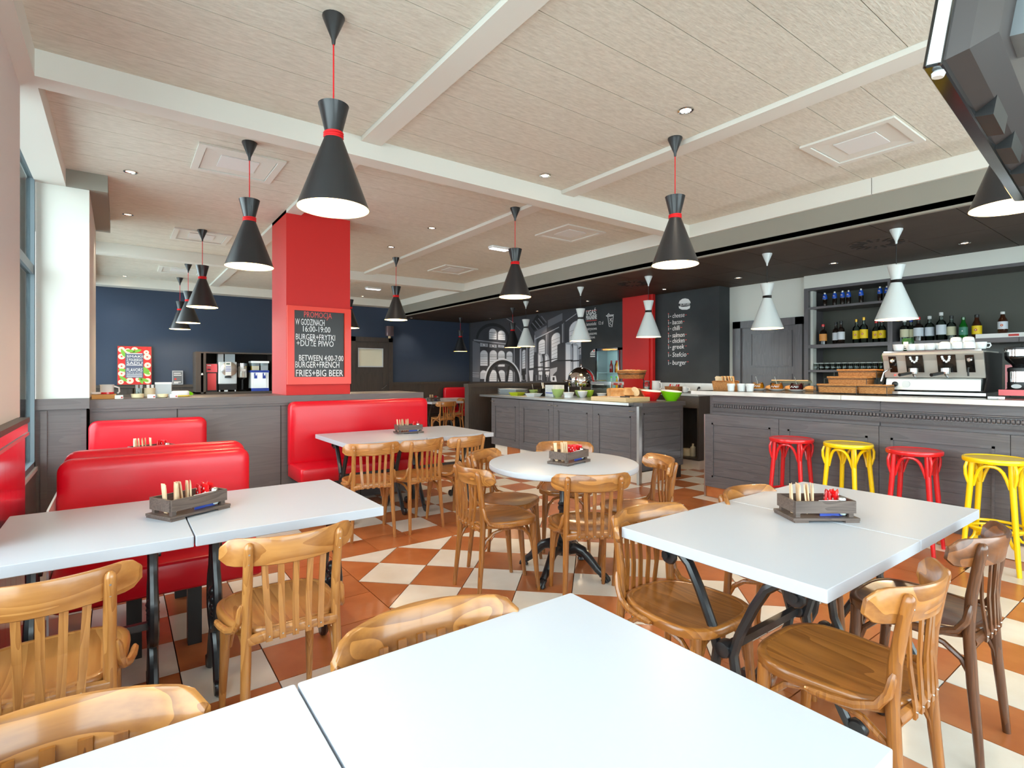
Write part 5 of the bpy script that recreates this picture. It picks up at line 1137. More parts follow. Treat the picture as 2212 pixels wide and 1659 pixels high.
# on the back counter by the red column
ZL = 1.0675
t = thing('glass_jar', 'clear glass jar with metal rim by the red column', 'jar', (6.62, 5.46, ZL)); lathe_part('jar', [(.045, 0), (.05, .01), (.05, .13), (.042, .15)], M['glass'], t, cap1=False); lathe_part('lid', [(.044, .15), (.046, .165), (.001, .17)], M['steel'], t, cap1=False); lathe_part('contents', [(.046, .005), (.046, .07), (.001, .07)], M['whitemat'], t, cap1=False)
t = thing('jug', 'tall white jug by the red column', 'jug', (6.62, 5.27, ZL)); lathe_part('jug_body', [(.06, 0), (.066, .01), (.062, .15), (.066, .165), (.060, .165), (.056, .02)], M['white'], t, 20, cap1=True); part(MB().tube([(0, -.062, .14), (0, -.10, .13), (0, -.105, .07), (0, -.063, .035)], .008, 8), 'handle', M['white'], t, True)
t = thing('wicker_basket', 'small brown wicker basket of red packets on the back counter', 'basket', (6.66, 4.98, ZL)); part(wicker_basket(None, .24, .14, .085, t), 'basket', M['wick_d'], t, True)
for k in range(4): loose('red_packet', PACK, (6.63 + .02*(k % 2), 4.90 + .055*k, ZL + .03), (rad(20), 0, rad(20*k)), 'red packet poking out of the small basket on the back counter', 'packet', 'red packets on the back counter')
t = thing('mug', 'white mug at the right of the small wicker basket', 'mug', (6.68, 4.79, ZL)); lathe_part('mug_body', [(.035, 0), (.040, .006), (.042, .085), (.039, .085), (.036, .01)], M['white'], t, 18); part(MB().tube([(0, -.040, .07), (0, -.066, .065), (0, -.068, .03), (0, -.040, .022)], .006, 8), 'handle', M['white'], t, True)
t = thing('power_socket', 'black plug in a white wall socket above the back counter', 'socket', (XC - .0145, 4.80, 1.13)); part(MB().box(-.008, -.0005, -.035, .035, -.035, .035), 'plate', M['white'], t); part(MB().tube([(-.008, 0, 0), (-.03, 0, 0), (-.04, .01, -.02), (-.03, .03, -.06)], [.018, .016, .006, .005], 8), 'plug', M['black'], t, True)
for k, (y, h) in enumerate(((4.62, .18), (4.72, .10))):
    t = thing('cleaning_bottle', ('pale bottle standing on the low shelf of the back counter', 'squat pale container on the low shelf of the back counter')[k], 'bottle', (6.62, y, .1605)); lathe_part('bottle_body', [(.035, 0), (.038, .01), (.038, .7*h), (.014, .85*h), (.014, h), (.001, h)] if k == 0 else [(.06, 0), (.06, h), (.001, h)], mat('cream_plastic', (214, 200, 170), .4) if k == 0 else bpy.data.materials['cream_plastic'], t, 14, cap1=False)
# display fridge
fy0, fy1 = 6.50, 7.09; fxf = 6.93; 
def onx(px, x): return PX(px, 800, x).y
fy0, fy1 = onx(1340, fxf), onx(1289, fxf)
fr = thing('display_fridge', 'lit glass door drinks fridge beside the small red column', 'fridge', (fxf, (fy0+fy1)/2, 0)); w = (fy1 - fy0)/2; D = XM - .01 - fxf
part(MB().box(0, D, -w, -w + .03, .1, 1.79).box(0, D, w - .03, w, .1, 1.79).box(0, D, -w, w, 1.75, 1.79).box(0, D, -w, w, .1, .16), 'cabinet', M['greymat'], fr)
part(MB().box(D - .02, D, -w + .03, w - .03, .16, 1.75), 'back_liner', mat('fridge_liner', (226, 238, 236), .5), fr)
part(MB().box(-.03, -.002, -w, -w + .035, .16, 1.79).box(-.03, -.002, w - .035, w, .16, 1.79).box(-.03, -.002, -w, w, 1.745, 1.79).box(-.03, -.002, -w, w, .16, .2), 'door_frame', M['chrome'], fr); part(MB().box(-.018, -.012, -w + .035, w - .035, .2, 1.745), 'door_pane', M['pane'], fr)
part(MB().box(.02, .05, -w + .034, -w + .05, .25, 1.7), 'lamp', emis('fridge_lamp', (235, 250, 250), 5), fr)
for z in (1.36, 1.08, .8, .5): part(MB().box(.01, D - .02, -w + .03, w - .03, z - .01, z), 'shelf', M['white'], fr)
part(MB().box(0, D, -w + .02, w - .02, 0, .1), 'kick', M['black'], fr)
for row, z in ((0, 1.3605), (1, 1.0805)):
    for k in range(4):
        c, cm, nm = (('juice_red', (150, 24, 20), 'red') if k < 2 else ('juice_orange', (240, 160, 20), 'orange')) if row == 0 else (('drink_clear', (206, 226, 206), 'clear') if k < 2 else ('juice_orange', (240, 160, 20), 'orange'))
        mm = bpy.data.materials.get(c) or mat(c, cm, .15, coat=.3)
        bottle('drink_bottle', '%s drink bottle on the %s shelf inside the lit fridge' % (nm, ('upper', 'lower')[row]), 'bottle', (fxf + .10 + .05*(k % 2), (fy0+fy1)/2 - w + .085 + .072*(3 - k), z), 'drink bottles in the fridge', .21, .031, mm, M['redpk'] if row == 0 else M['limeb'], shape='beer')

# ================================================================== HALF-WALL CAP AND BACK COUNTER
ZK = 1.1255
t = thing('wooden_tray', 'orange wooden tray of white crockery on the half wall ledge', 'tray', (-.105, 5.90, ZK)); part(MB().box(-.085, .085, -.06, .10, 0, .038), 'tray_body', mat('orange_wood', (214, 150, 70), .5), t)
t = thing('jug', 'white jug with red base band on the orange tray', 'jug', (-.085, 5.93, ZK + .0385)); lathe_part('body', [(.045, 0), (.05, .004), (.05, .075), (.055, .085), (.05, .085), (.045, .01)], M['white'], t, 18); lathe_part('band', [(.0508, .002), (.0508, .018)], M['redpl'], t, 18, cap0=False, cap1=False); part(MB().tube([(.048, 0, .07), (.085, 0, .055), (.088, 0, .02), (.075, 0, .005)], .007, 8), 'handle', M['white'], t, True)
t = thing('saucer_stack', 'low white dish at the left end of the orange tray', 'dish', (-.162, 5.90, ZK + .0385)); lathe_part('dish_body', [(.02, 0), (.036, .004), (.038, .02), (.034, .02), (.03, .008)], M['white'], t, 16)
def pot(label, x, y, m, h, r, lid=None):
    t = thing('storage_jar', label, 'jar', (x, y, ZK), 0, 'jars on the half wall ledge'); lathe_part('jar_body', [(r*.9, 0), (r, .005), (r, h), (r*.92, h), (r*.9, .01)], m, t, 16)
    for k in range(3): part(MB().tube([(r*.5*cos(k*2.1), r*.5*sin(k*2.1), .012), (r*.5*cos(k*2.1), r*.5*sin(k*2.1), h*1.35)], .012, 10), 'tube_pack', M['greymat'] if m is M['glass'] else M['whitemat'], t, True)
pot('clear jar of small tubes on the half wall ledge', .145, 6.08, M['glass'], .085, .045); pot('beige jar of small packs on the half wall ledge', .232, 6.08, mat('beige_pot', (226, 206, 170), .5), .085, .046)
t = thing('shallow_bowl', 'cream shallow bowl in front of the jars on the ledge', 'bowl', (.135, 5.86, ZK)); lathe_part('bowl_body', [(.03, 0), (.045, .004), (.05, .038), (.046, .038), (.04, .01)], mat('cream_ceramic', (236, 222, 180), .4), t, 18)
t = thing('shallow_bowl', 'cream shallow bowl in front of the pale square box on the ledge', 'bowl', (.325, 5.86, ZK)); lathe_part('bowl_body', [(.03, 0), (.04, .004), (.044, .032), (.04, .032), (.036, .01)], bpy.data.materials['cream_ceramic'], t, 18)
t = thing('napkin_box', 'pale grey square box standing on the half wall ledge', 'box', (.345, 6.10, ZK), rad(-8)); part(MB().box(-.065, .065, -.03, .03, 0, .135), 'box_body', M['greymat'], t); part(MB().box(-.068, .068, -.033, .033, .118, .137), 'lid', M['whitemat'], t)
t = thing('bread_bag', 'clear bag of white bread lying on the half wall ledge', 'bag', (.475, 6.02, ZK), rad(5)); part(MB().rbox(-.075, .075, -.045, .045, 0, .055, .03, 4), 'bread', M['whitemat'], t, True); part(MB().rbox(-.078, .078, -.048, .048, .001, .012, .03, 4), 'band', M['yel'], t, True); part(MB().rings([[(.07, -.03, .01), (.07, .03, .01), (.07, .03, .05), (.07, -.03, .05)], [(.105, -.015, .012), (.105, .015, .012), (.105, .015, .03), (.105, -.015, .03)]]), 'twist', M['limeb'], t)
for i, (x, lab) in enumerate(((.0, 'tented white card beside the orange tray'), (.235, 'tented white card in front of the beige jar'), (.405, 'tented white card in front of the bread bag'))):
    t = thing('name_card', lab, 'card', (x, 5.80, ZK), 0, 'tented cards on the half wall ledge'); part(MB().prism([(-.012, 0), (.012, 0), (.001, .032), (-.001, .032)], -.03, .03, 'x').tf(Matrix.Identity(4)), 'card', M['whitemat'], t); part(MB().box(.014, .026, -.0125, -.0105, .006, .018), 'red_mark', MG['roug'], t)
# back base cabinet with its open box of machines
t = thing('base_cabinet', 'dark base cabinet along the navy wall behind the half wall', 'cabinet', (1.2, YB - .047, 0)); part(MB().box(-1.6, 1.5, -.62, 0, .08, .945), 'carcase', M['dkwood'], t); part(MB().box(-1.62, 1.52, -.65, 0, .945, .975), 'worktop', M['dkwood'], t)
for k in range(5): part(MB().box(-1.59 + .62*k, -1.59 + .62*k + .60, -.64, -.62, .12, .92), 'door', M['dkwood_z'], t)
bx = thing('machine_cupboard', 'open dark roller cupboard housing the drink machines on the back counter', 'cupboard', (1.79, YB - .05, .976)); part(MB().box(-.68, .66, -.50, 0, .735, .76), 'top_board', M['dkwood'], bx); part(MB().box(-.68, -.60, -.50, 0, 0, .735).box(-.56, -.52, -.50, -.03, 0, .735), 'left_cheek', M['dkwood_z'], bx); part(MB().box(.61, .66, -.50, 0, 0, .735), 'right_cheek', M['dkwood_z'], bx); part(MB().box(-.68, .66, -.50, 0, 0, .03), 'floor_board', M['dkwood'], bx); part(MB().box(-.60, .61, -.025, 0, .03, .735), 'back_board', M['gap'], bx)
part(MB().lathe([(.001, -.02), (.015, -.02), (.018, 0), (.001, .02)], 12, cap0=False, cap1=False).tf(Matrix.Translation((-.58, -.50, .36))), 'knob', M['white'], bx, True)
ym, zm = YB - .36, 1.007
t = thing('milk_cooler', 'red fronted milk cooler at the left inside the machine cupboard', 'appliance', (1.37, ym, zm)); part(MB().box(-.09, .09, -.12, .15, 0, .52), 'housing', M['black'], t); part(MB().box(-.088, .088, -.13, -.12, .36, .51), 'upper_panel', M['redpl'], t); part(MB().box(-.07, .07, -.13, -.12, .03, .34), 'door', mat('red_steel_door', (190, 60, 58), .2, .4), t); part(MB().box(-.07, -.02, -.134, -.13, .40, .42), 'badge', M['black'], t); part(MB().box(-.075, -.015, -.134, -.13, .475, .49), 'stripe', M['whitemat'], t)
t = thing('coffee_machine', 'pale grey automatic coffee machine with round control face', 'coffee machine', (1.63, ym, zm)); part(MB().rbox(-.155, .155, -.13, .15, .14, .55, .02), 'body', mat('pale_machine', (206, 216, 222), .35, .1), t, True); part(MB().box(-.15, .15, -.12, .15, .03, .14), 'drip_base', M['black'], t); part(MB().box(-.06, .0, -.14, -.13, .0, .03).box(-.14, -.12, -.1, -.08, 0, .03).box(.12, .14, -.1, -.08, 0, .03), 'foot', M['steel'], t)
part(MB().lathe([(.135, 0), (.135, .015), (.12, .025), (.001, .03)], 32, cap1=False).tf(Matrix.Translation((.02, -.131, .42)) @ Matrix.Rotation(pi/2, 4, 'X')), 'round_face', M['steel'], t, True); part(MB().box(-.045, .05, -.168, -.150, .30, .55), 'control_panel', M['whitemat'], t); part(MB().box(-.03, .03, -.170, -.168, .505, .525), 'display', mat('green_display', (30, 70, 40), .3), t)
for k in range(4): part(MB().box(-.04, .045, -.1695, -.168, .375 + .028*k, .385 + .028*k), 'button_row', M['blue'], t)
part(MB().box(-.05, .05, -.17, -.13, .255, .285), 'spout', M['black'], t); part(MB().box(-.15, -.06, -.06, .10, .55, .70), 'milk_box', M['greymat'], t); part(MB().box(-.04, .13, -.06, .10, .55, .70), 'bean_hopper', M['blackgl'], t)
t = thing('cereal_dispenser', 'clear hot drink dispenser between the coffee machine and juice cooler', 'dispenser', (1.895, ym, zm)); lathe_part('column', [(.07, .0), (.075, .01), (.02, .03), (.018, .22), (.05, .25), (.06, .26)], M['black'], t, 20, cap1=False); lathe_part('cylinder', [(.078, .26), (.08, .27), (.08, .47)], mat('clear_grey', (206, 204, 196), .15, .3), t, 24, cap1=False); lathe_part('lid', [(.082, .47), (.082, .53), (.03, .545), (.001, .56)], M['chrome'], t, 24, cap1=False); part(MB().box(-.045, .045, -.083, -.078, .38, .42), 'label', M['whitemat'], t)
t = thing('juice_cooler', 'blue and white juice cooler with two tanks at the right inside the cupboard', 'dispenser', (2.185, ym, zm)); part(MB().box(-.15, .15, -.10, .15, .05, .355), 'body', M['steel'], t); part(MB().box(-.155, -.115, -.115, .15, .0, .355).box(.115, .155, -.115, .15, .0, .355), 'white_cheek', M['white'], t); part(MB().box(-.155, .155, -.15, .15, .0, .055), 'blue_base', M['blue'], t); part(MB().box(-.16, .16, -.14, .15, .355, .395), 'blue_top', M['blue'], t)
for sx, c, nm in ((-1, (246, 190, 20), 'yellow_juice'), (1, (90, 30, 14), 'dark_juice')):
    part(MB().box(sx*.078 - .068, sx*.078 + .068, -.11, .10, .396, .535), 'tank', M['glass'], t); part(MB().box(sx*.078 - .062, sx*.078 + .062, -.105, .095, .400, .48 if sx < 0 else .49), 'juice', mat(nm, c, .2, coat=.3), t)
    part(MB().box(sx*.075 - .02, sx*.075 + .02, -.15, -.10, .24, .34), 'tap', M['blue'], t); part(MB().box(sx*.075 - .01, sx*.075 + .01, -.16, -.15, .30, .35), 'tap_lever', M['white'], t)
part(MB().box(-.16, .16, -.13, .13, .536, .575), 'tank_lid', M['white'], t)
# poster and small sign on the dado ledge
def text(s, par, m, origin, size, face='-y', width=None, name='lettering', shear=0.0, depth=.0006, align='LEFT', res=2, bold=0.0):
    cu = bpy.data.curves.new('lettering', 'FONT'); cu.body = s; cu.size = size; cu.extrude = depth; cu.shear = shear; cu.align_x = align; cu.resolution_u = res; cu.offset = bold
    ob = bpy.data.objects.new('tmp', cu); COL.objects.link(ob); dg = bpy.context.evaluated_depsgraph_get(); dg.update()
    me = bpy.data.meshes.new_from_object(ob.evaluated_get(dg)); bpy.data.objects.remove(ob); bpy.data.curves.remove(cu)
    xs = [v.co.x for v in me.vertices] or [0, 1]
    k = (width / max(1e-4, max(xs) - min(xs))) if width else 1
    if face == '-y': R = Matrix(((1, 0, 0, 0), (0, 0, -1, 0), (0, 1, 0, 0), (0, 0, 0, 1)))
    else: R = Matrix(((0, 0, -1, 0), (-1, 0, 0, 0), (0, 1, 0, 0), (0, 0, 0, 1)))
    me.transform(Matrix.Translation(origin) @ R @ Matrix.Diagonal((k, 1, 1, 1)))
    me.materials.clear(); me.materials.append(m); me.name = name
    o = bpy.data.objects.new(name, me); COL.objects.link(o); o.parent = par; kid(o, par); return o
yp = YB - .055
po = thing('poster', 'framed apple poster leaning on the navy wall, reading flavors', 'poster', (.225, yp, 1.141)); po.rotation_euler = (rad(-3), 0, 0); pw, ph = .252, .69
part(MB().box(-pw, pw, -.012, .012, 0, ph), 'frame', M['dkwood'], po); part(MB().box(-pw + .008, pw - .008, -.0135, -.012, .008, ph - .008), 'print', mat('apple_red_print', (214, 44, 40), .6, col2=(190, 30, 30), nscale=14), po)
b1, b2, b3 = MB(), MB(), MB()
for k, (x, z, r) in enumerate(((-.21, .64, .05), (-.10, .60, .045), (.17, .58, .04), (-.205, .50, .05), (-.21, .33, .05), (.205, .50, .055), (.21, .35, .05), (-.19, .20, .05), (-.07, .075, .055), (.06, .10, .05), (.21, .20, .05), (.20, .07, .05), (-.20, .05, .04), (.0, .66, .05))):
    z = min(z, .62)
    if abs(x) + r > .238: x = math.copysign(.238 - r, x)
    if z - r < .012: z = r + .014
    b1.lathe([(r, 0), (r, .0005)], 16).tf(Matrix.Translation((x, -.0138, z)) @ Matrix.Rotation(pi/2, 4, 'X'), len(b1.v) - 32); b3.lathe([(r*.3, 0), (r*.3, .0004)], 10).tf(Matrix.Translation((x, -.0144, z)) @ Matrix.Rotation(pi/2, 4, 'X'), len(b3.v) - 20)
for k, (x, z, a) in enumerate(((-.06, .645, 10), (.03, .62, -20), (-.17, .56, 70), (-.20, .26, 10), (-.18, .11, 40), (.19, .27, 40), (.20, .22, 30), (.09, .06, 70), (.14, .08, 20))):
    P = [(.07*cos(2*pi*q/12), .026*sin(2*pi*q/12)) for q in range(12)]; b2.prism(P, -.0004, 0, 'y'); b2.tf(Matrix.Translation((min(max(x, -.165), .165), -.0147, min(max(z, .085), .60))) @ Matrix.Rotation(rad(a), 4, 'Y'), len(b2.v) - 24)
part(b1, 'apple_slices', mat('apple_flesh_print', (250, 216, 190), .6), po); part(b2, 'leaves', mat('leaf_print', (120, 176, 60), .6), po); part(b3, 'cores', mat('core_print', (236, 90, 80), .6), po)
part(MB().box(-.135, .125, -.0165, -.0152, .125, .565), 'centre_panel', mat('slate_print', (84, 92, 116), .6), po)
WM = M['whitemat']
for s, z, sz in (('SMAKI', .485, .056), ('Z POLSKIEGO', .425, .058), ('SADU', .365, .066), ('FLAVORS', .235, .085), ('FROM THE ORCHARD', .195, .036)):
    text(s, po, WM, (-.118, -.0168, z), sz, '-y', .225)
for z in (.548, .345, .17, .14): part(MB().box(-.118, .108, -.0172, -.0166, z, z + .011), 'rule', WM, po)
po2 = thing('small_sign', 'small grey card sign standing beside the machine cupboard', 'sign', (.87, yp, 1.141)); po2.rotation_euler = (rad(-4), 0, 0); part(MB().box(-.085, .085, -.008, .008, 0, .255), 'card', mat('grey_card', (150, 154, 160), .5), po2); part(MB().box(-.07, .07, -.009, -.008, .015, .235), 'panel', mat('dark_card', (96, 98, 104), .5), po2)
for z, w in ((.20, .11), (.165, .12), (.04, .11), (.02, .07)): part(MB().box(-.06, -.06 + w, -.0098, -.0090, z, z + .012), 'print', WM, po2)
part(MB().lathe([(.018, 0), (.018, .0006)], 14).tf(Matrix.Translation((-.035, -.0092, .10)) @ Matrix.Rotation(pi/2, 4, 'X')), 'red_fruit', MG['roug'], po2)
t = thing('wall_lamp', 'metal box on the dark back wall with a pale end hanging below', 'box', (5.01, YB - .001, 2.16)); part(MB().rbox(-.085, .085, -.12, 0, .04, .27, .02), 'housing', mat('plum_steel', (150, 128, 132), .3, .7), t, True); part(MB().tube([(0, -.06, .045), (0, -.06, -.01)], .030, 12), 'pale_end', M['crumb'], t, True)
# ================================================================== CHALKBOARD ON THE RED COLUMN
yc_ = 5.69
q0, q1 = PY(621, 653, yc_ - .02), PY(757, 828, yc_ - .02)
cbx = thing('chalkboard', 'chalkboard in an orange red frame on the red column, listing a burger and beer offer', 'sign', (1.687, yc_ - .0005, 1.235)); hw_, hb = .325, .80
fm = mat('orange_red_frame', (234, 48, 14), .4, coat=.2)
part(MB().box(-hw_, -hw_ + .068, -.035, 0, 0, hb), 'frame_left', fm, cbx); part(MB().box(hw_ - .068, hw_, -.035, 0, 0, hb), 'frame_right', fm, cbx); part(MB().box(-hw_ + .068, hw_ - .068, -.035, 0, 0, .075), 'frame_bottom', fm, cbx); part(MB().box(-hw_ + .068, hw_ - .068, -.035, 0, hb - .045, hb), 'frame_top', fm, cbx)
part(MB().box(-hw_ + .066, hw_ - .066, -.012, -.002, .073, hb - .043), 'slate', mat('black_slate', (32, 28, 28), .35), cbx)
def ln(s, x, z, sz, w, m): text(s, cbx, m, (x, -.0126, z), sz, '-y', w, bold=.0)
for s, px0, px1, py, h, m in (('PROMOCJA', 656, 716, 685, 14, M['chalk_r']), ('W GODZINACH', 638, 701, 701, 15, M['chalk_w']), ('16:00-19:00', 652, 711, 716, 14, M['chalk_w']), ('BURGER+FRYTKI', 638, 723, 733, 14, M['chalk_w']), ('+DUŻE PIWO', 640, 720, 747, 14, M['chalk_w']), ('BETWEEN 4:00-7:00', 645, 741, 779, 14, M['chalk_w']), ('BURGER+FRENCH', 637, 732, 794, 15, M['chalk_w']), ('FRIES+BIG BEER', 638, 740, 813, 16, M['chalk_w'])):
    a, b = PY(px0, py, yc_ - .013), PY(px1, py, yc_ - .013); ln(s, a.x - 1.687, a.z - 1.235, h*5.2/F_PX*1.36, b.x - a.x, m)
# ================================================================== CHALK WRITING ON THE WALLS
def wall_board(name, lab): return thing(name, lab, 'chalk writing', (0, 0, 0))
bl = wall_board('burger_list', 'white chalk burger list with small burger drawing on the grey wall'); xw = XC - .0008
for s, y in (('cheese', 687), ('bacon', 701), ('chilli', 714), ('salmon', 729), ('chicken', 741), ('greek', 754), ('Stefcio', 771), ('burger', 788)):
    a = PX(1452, y, xw); ex = {'cheese': 1478, 'bacon': 1473, 'chilli': 1468, 'salmon': 1478, 'chicken': 1478, 'greek': 1478, 'Stefcio': 1482, 'burger': 1482}[s]; b_ = PX(ex, y, xw); text(s, bl, M['chalk_w'], (xw, a.y, a.z), .105, '-x', abs(b_.y - a.y), shear=.1)
    a = PX(1443, y, xw); text('i', bl, M['chalk_w'], (xw, a.y, a.z), .10, '-x'); a = PX(1447, y - 3, xw); part(MB().box(xw - .0006, xw, a.y - .025, a.y, a.z, a.z + .008), 'dash', M['chalk_w'], bl)
    a = PX(ex + 2, y - 6, xw); part(MB().box(xw - .0006, xw, a.y - .03, a.y, a.z, a.z + .008), 'red_dash', M['chalk_r'], bl); a = PX(1443, y - 9, xw); part(MB().lathe([(.010, 0), (.010, .0006)], 10).tf(Matrix.Translation((xw - .0006, a.y - .008, a.z)) @ Matrix.Rotation(pi/2, 4, 'Y')), 'red_dot', M['chalk_r'], bl)
def wpoly(mb, pts, x, th=.0006, m=0): P = [PX(a, b, x) for a, b in pts]; mb.rings([[(x, p.y, p.z) for p in P], [(x - th, p.y, p.z) for p in P]], m)
b = MB(); wpoly(b, [(1466, 656), (1468, 650), (1474, 645.5), (1480, 644.5), (1487, 646), (1491, 651), (1492, 655), (1480, 656)], xw); wpoly(b, [(1466, 661), (1474, 663), (1484, 662), (1491, 660), (1490, 666), (1484, 669), (1473, 669), (1467, 666)], xw); part(b, 'burger_drawing', M['chalk_w'], bl)
a = PX(1469, 661.5, xw); c = PX(1490, 661, xw); text('BURGER', bl, M['chalk_w'], (xw, a.y, a.z), .055, '-x', abs(c.y - a.y))
ug = wall_board('lemonade_list', 'chalk lemonade prices and drink drawing on the grey wall by the mural'); xu = XM - .0008
for s, x0, x1, y, sz in (('UGAŚ', 1266, 1287, 681, .17), ('PRAGNIENIE', 1266, 1289, 691, .15), ('lemoniada:', 1266.5, 1288, 704, .12), ('12 zł', 1292, 1302, 701.5, .12), ('cytrynowa', 1266.5, 1289, 714, .11), ('ananasowa', 1269, 1289, 724, .11), ('malinowa', 1270, 1285, 732, .11)):
    a = PX(x0, y, xu); c = PX(x1, y - 1, xu); text(s, ug, M['chalk_w'], (xu, a.y, a.z), sz*.75, '-x', abs(c.y - a.y), bold=.003 if y < 695 else 0)
for y0 in (671, 692.5): part(MB().ribbon([PX(1266, y0 + 1, xu - .0005), PX(1289, y0 - 1, xu - .0005)], .012, (-1, 0, 0)), 'red_rule', M['chalk_r'], ug)
b = MB()
for L_ in ([(1313, 684), (1316, 705), (1322, 706), (1325, 683)], [(1312, 684), (1325, 682)], [(1313, 681), (1326, 680)], [(1317, 688), (1322, 694), (1317, 698), (1321, 703)], [(1322, 687), (1317, 694)], [(1311, 682), (1315, 677), (1317, 681)], [(1309, 682), (1314, 684)]): b.ribbon([PX(p, q, xu - .0004) for p, q in L_], .014, (-1, 0, 0))
part(b, 'drink_drawing', M['chalk_w'], ug)
ck = wall_board('cake_drawing', 'small white chalk cake slice drawn left of the fridge'); b = MB(); wpoly(b, [(1275, 762), (1279, 758), (1282, 755), (1285.5, 754), (1285.5, 762)], xu); wpoly(b, [(1275, 763.5), (1285.5, 763.5), (1285.5, 766.5), (1275, 766.5)], xu); wpoly(b, [(1275, 768.5), (1285.5, 768.5), (1285.5, 771), (1275, 771)], xu); part(b, 'cake', M['chalk_w'], ck); part(MB().lathe([(.02, 0), (.02, .0006)], 10).tf(Matrix.Translation((xu - .0012, PX(1283, 757.5, xu).y, PX(1283, 757.5, xu).z)) @ Matrix.Rotation(pi/2, 4, 'Y')), 'cherry', M['chalk_r'], ck)
# ================================================================== PHOTO MURAL (flat print on the wall)
mu = thing('photo_mural', 'black and white photo mural of an engine hall with arched windows and a flywheel', 'mural', (0, 0, 0))
pm = [mat('print_black', (38, 38, 42), .7), mat('print_dark', (66, 66, 72), .7), mat('print_mid', (112, 113, 122), .7), mat('print_light', (176, 178, 188), .7), mat('print_white', (226, 227, 234), .7)]
XB_ = XM - .003
part(MB().box(XB_, XM, PX(1257, 800, XM).y, YB - .05, 1.127, DZ - .004), 'print_sheet', pm[1], mu)
S5 = 8.296
def q(x, y): return (1010 + x / S5, 640 + y / S5)
layer = [0]
mb_ = MB()
def poly(pts, m, lay):
    P = [PX(*q(a, b), XB_) for a, b in pts]; x = XB_ - .0004 * lay
    y0 = PX(1257, 800, XM).y
    P = [(x, min(max(p.y, y0), YB - .052), min(max(p.z, 1.128), DZ - .005)) for p in P]
    mb_.v += P; n0 = len(mb_.v) - len(P); mb_.f.append(list(range(n0, n0 + len(P)))); mb_.m.append(m)
def arch(x0, x1, yt, yb, yt2=None, yb2=None, m=4, lay=2, fr=3, bars=4, drop=True):
    yt2 = yt if yt2 is None else yt2; yb2 = yb if yb2 is None else yb2
    def P(g):
        w = (x1 - x0); o = []
        o.append((x0 - g, yb)); hw2 = w/2 + g
        for k in range(9):
            a = pi - pi*k/8; xx = (x0+x1)/2 + hw2*cos(a); u = (xx - x0)/max(1, w); top = yt + (yt2 - yt)*u; o.append((xx, top + w*.5 - (w*.5 + g)*sin(a)))
        o.append((x1 + g, yb2)); return o
    poly(P(12), 0, lay); poly(P(7), fr, lay + .3); poly(P(3), 0, lay + .6); poly(P(0), m, lay + 1)
    for k in range(1, bars + 1):
        u = k/(bars + 1); a = yt + w_(x0, x1)*.3 + (yb - yt - w_(x0, x1)*.3)*u; b = yt2 + w_(x0, x1)*.3 + (yb2 - yt2 - w_(x0, x1)*.3)*u
        poly([(x0 + 4, a - 2.5), (x1 - 4, b - 2.5), (x1 - 4, b + 2.5), (x0 + 4, a + 2.5)], 1, lay + 1.5)
    if drop:
        yy = yt + (yb - yt)*.35
        for k in range(5):
            xx = x0 + (x1 - x0)*(k + .5)/5; poly([(xx - 8, yy), (xx + 8, yy), (xx + 5, yy + 9), (xx - 5, yy + 9)], 0, lay + 1.7)
def w_(a, b): return b - a
# end wall: big arch, cornice, side tone
poly([(90, 800), (220, 850), (220, 1530), (90, 1530)], 2, .5); poly([(830, 900), (950, 880), (950, 1530), (830, 1530)], 3, .5)
poly([(150, 760)] + [(450 + 300*cos(pi - pi*k/14), 770 - 290*sin(pi - pi*k/14)) for k in range(15)] + [(750, 800)], 0, .6); poly([(195, 765)] + [(450 + 262*cos(pi - pi*k/14), 775 - 240*sin(pi - pi*k/14)) for k in range(15)] + [(712, 800)], 1, .9)
poly([(110, 775), (700, 845), (700, 870), (110, 800)], 3, 1.2); poly([(110, 790), (700, 858), (700, 866), (110, 797)], 0, 1.5)
for a in ((390, 520, 575, 770, 590, 775), (548, 672, 610, 780, 625, 788)): arch(a[0], a[1], a[2], a[3], a[4], a[5], bars=3)
for x0, x1, y0, y1 in ((226, 366, 835, 900), (390, 522, 855, 915), (548, 655, 868, 915)): poly([(x0, y0), (x1, y0 + 14), (x1, y1 + 8), (x0, y1)], 3, 2); poly([(x0 + 35, y0 + 14), (x1 - 35, y0 + 22), (x1 - 35, y1 - 4), (x0 + 35, y1 - 10)], 1, 2.4); poly([(x0 + 45, y0 + 20), (x1 - 45, y0 + 28), (x1 - 45, y1 - 9), (x0 + 45, y1 - 15)], 4, 2.8)
for a in ((230, 358, 970, 1245), (398, 524, 970, 1250), (550, 665, 978, 1260), (700, 803, 990, 1230)): arch(a[0], a[1], a[2], a[3], bars=5)
for a in ((230, 345, 1328, 1480), (392, 520, 1322, 1525), (552, 668, 1326, 1525), (706, 808, 1322, 1525)): arch(a[0], a[1], a[2], a[3], bars=4, drop=False)
for y in (1365, 1405, 1435): poly([(90, y), (205, y + 4), (205, y + 14), (90, y + 10)], 3, 2)
# flywheel
def ring(cx, cy, rx, ry, rx2, ry2, m, lay):
    for k in range(28):
        a, b = pi*k/28, pi*(k+1)/28
        poly([(cx - rx*cos(a), cy - ry*sin(a)), (cx - rx*cos(b), cy - ry*sin(b)), (cx - rx2*cos(b), cy - ry2*sin(b)), (cx - rx2*cos(a), cy - ry2*sin(a))], m, lay)
ring(630, 1530, 330, 415, 305, 388, 4, 5); ring(632, 1530, 305, 388, 262, 335, 0, 5.3); ring(632, 1530, 262, 335, 246, 315, 1, 5.5)
for (x0, y0), (x1, y1) in (((500, 1262), (572, 1530)), ((738, 1252), (690, 1530))): poly([(x0 - 14, y0), (x0 + 26, y0 - 14), (x1 + 34, y1), (x1 - 4, y1)], 0, 5.6)
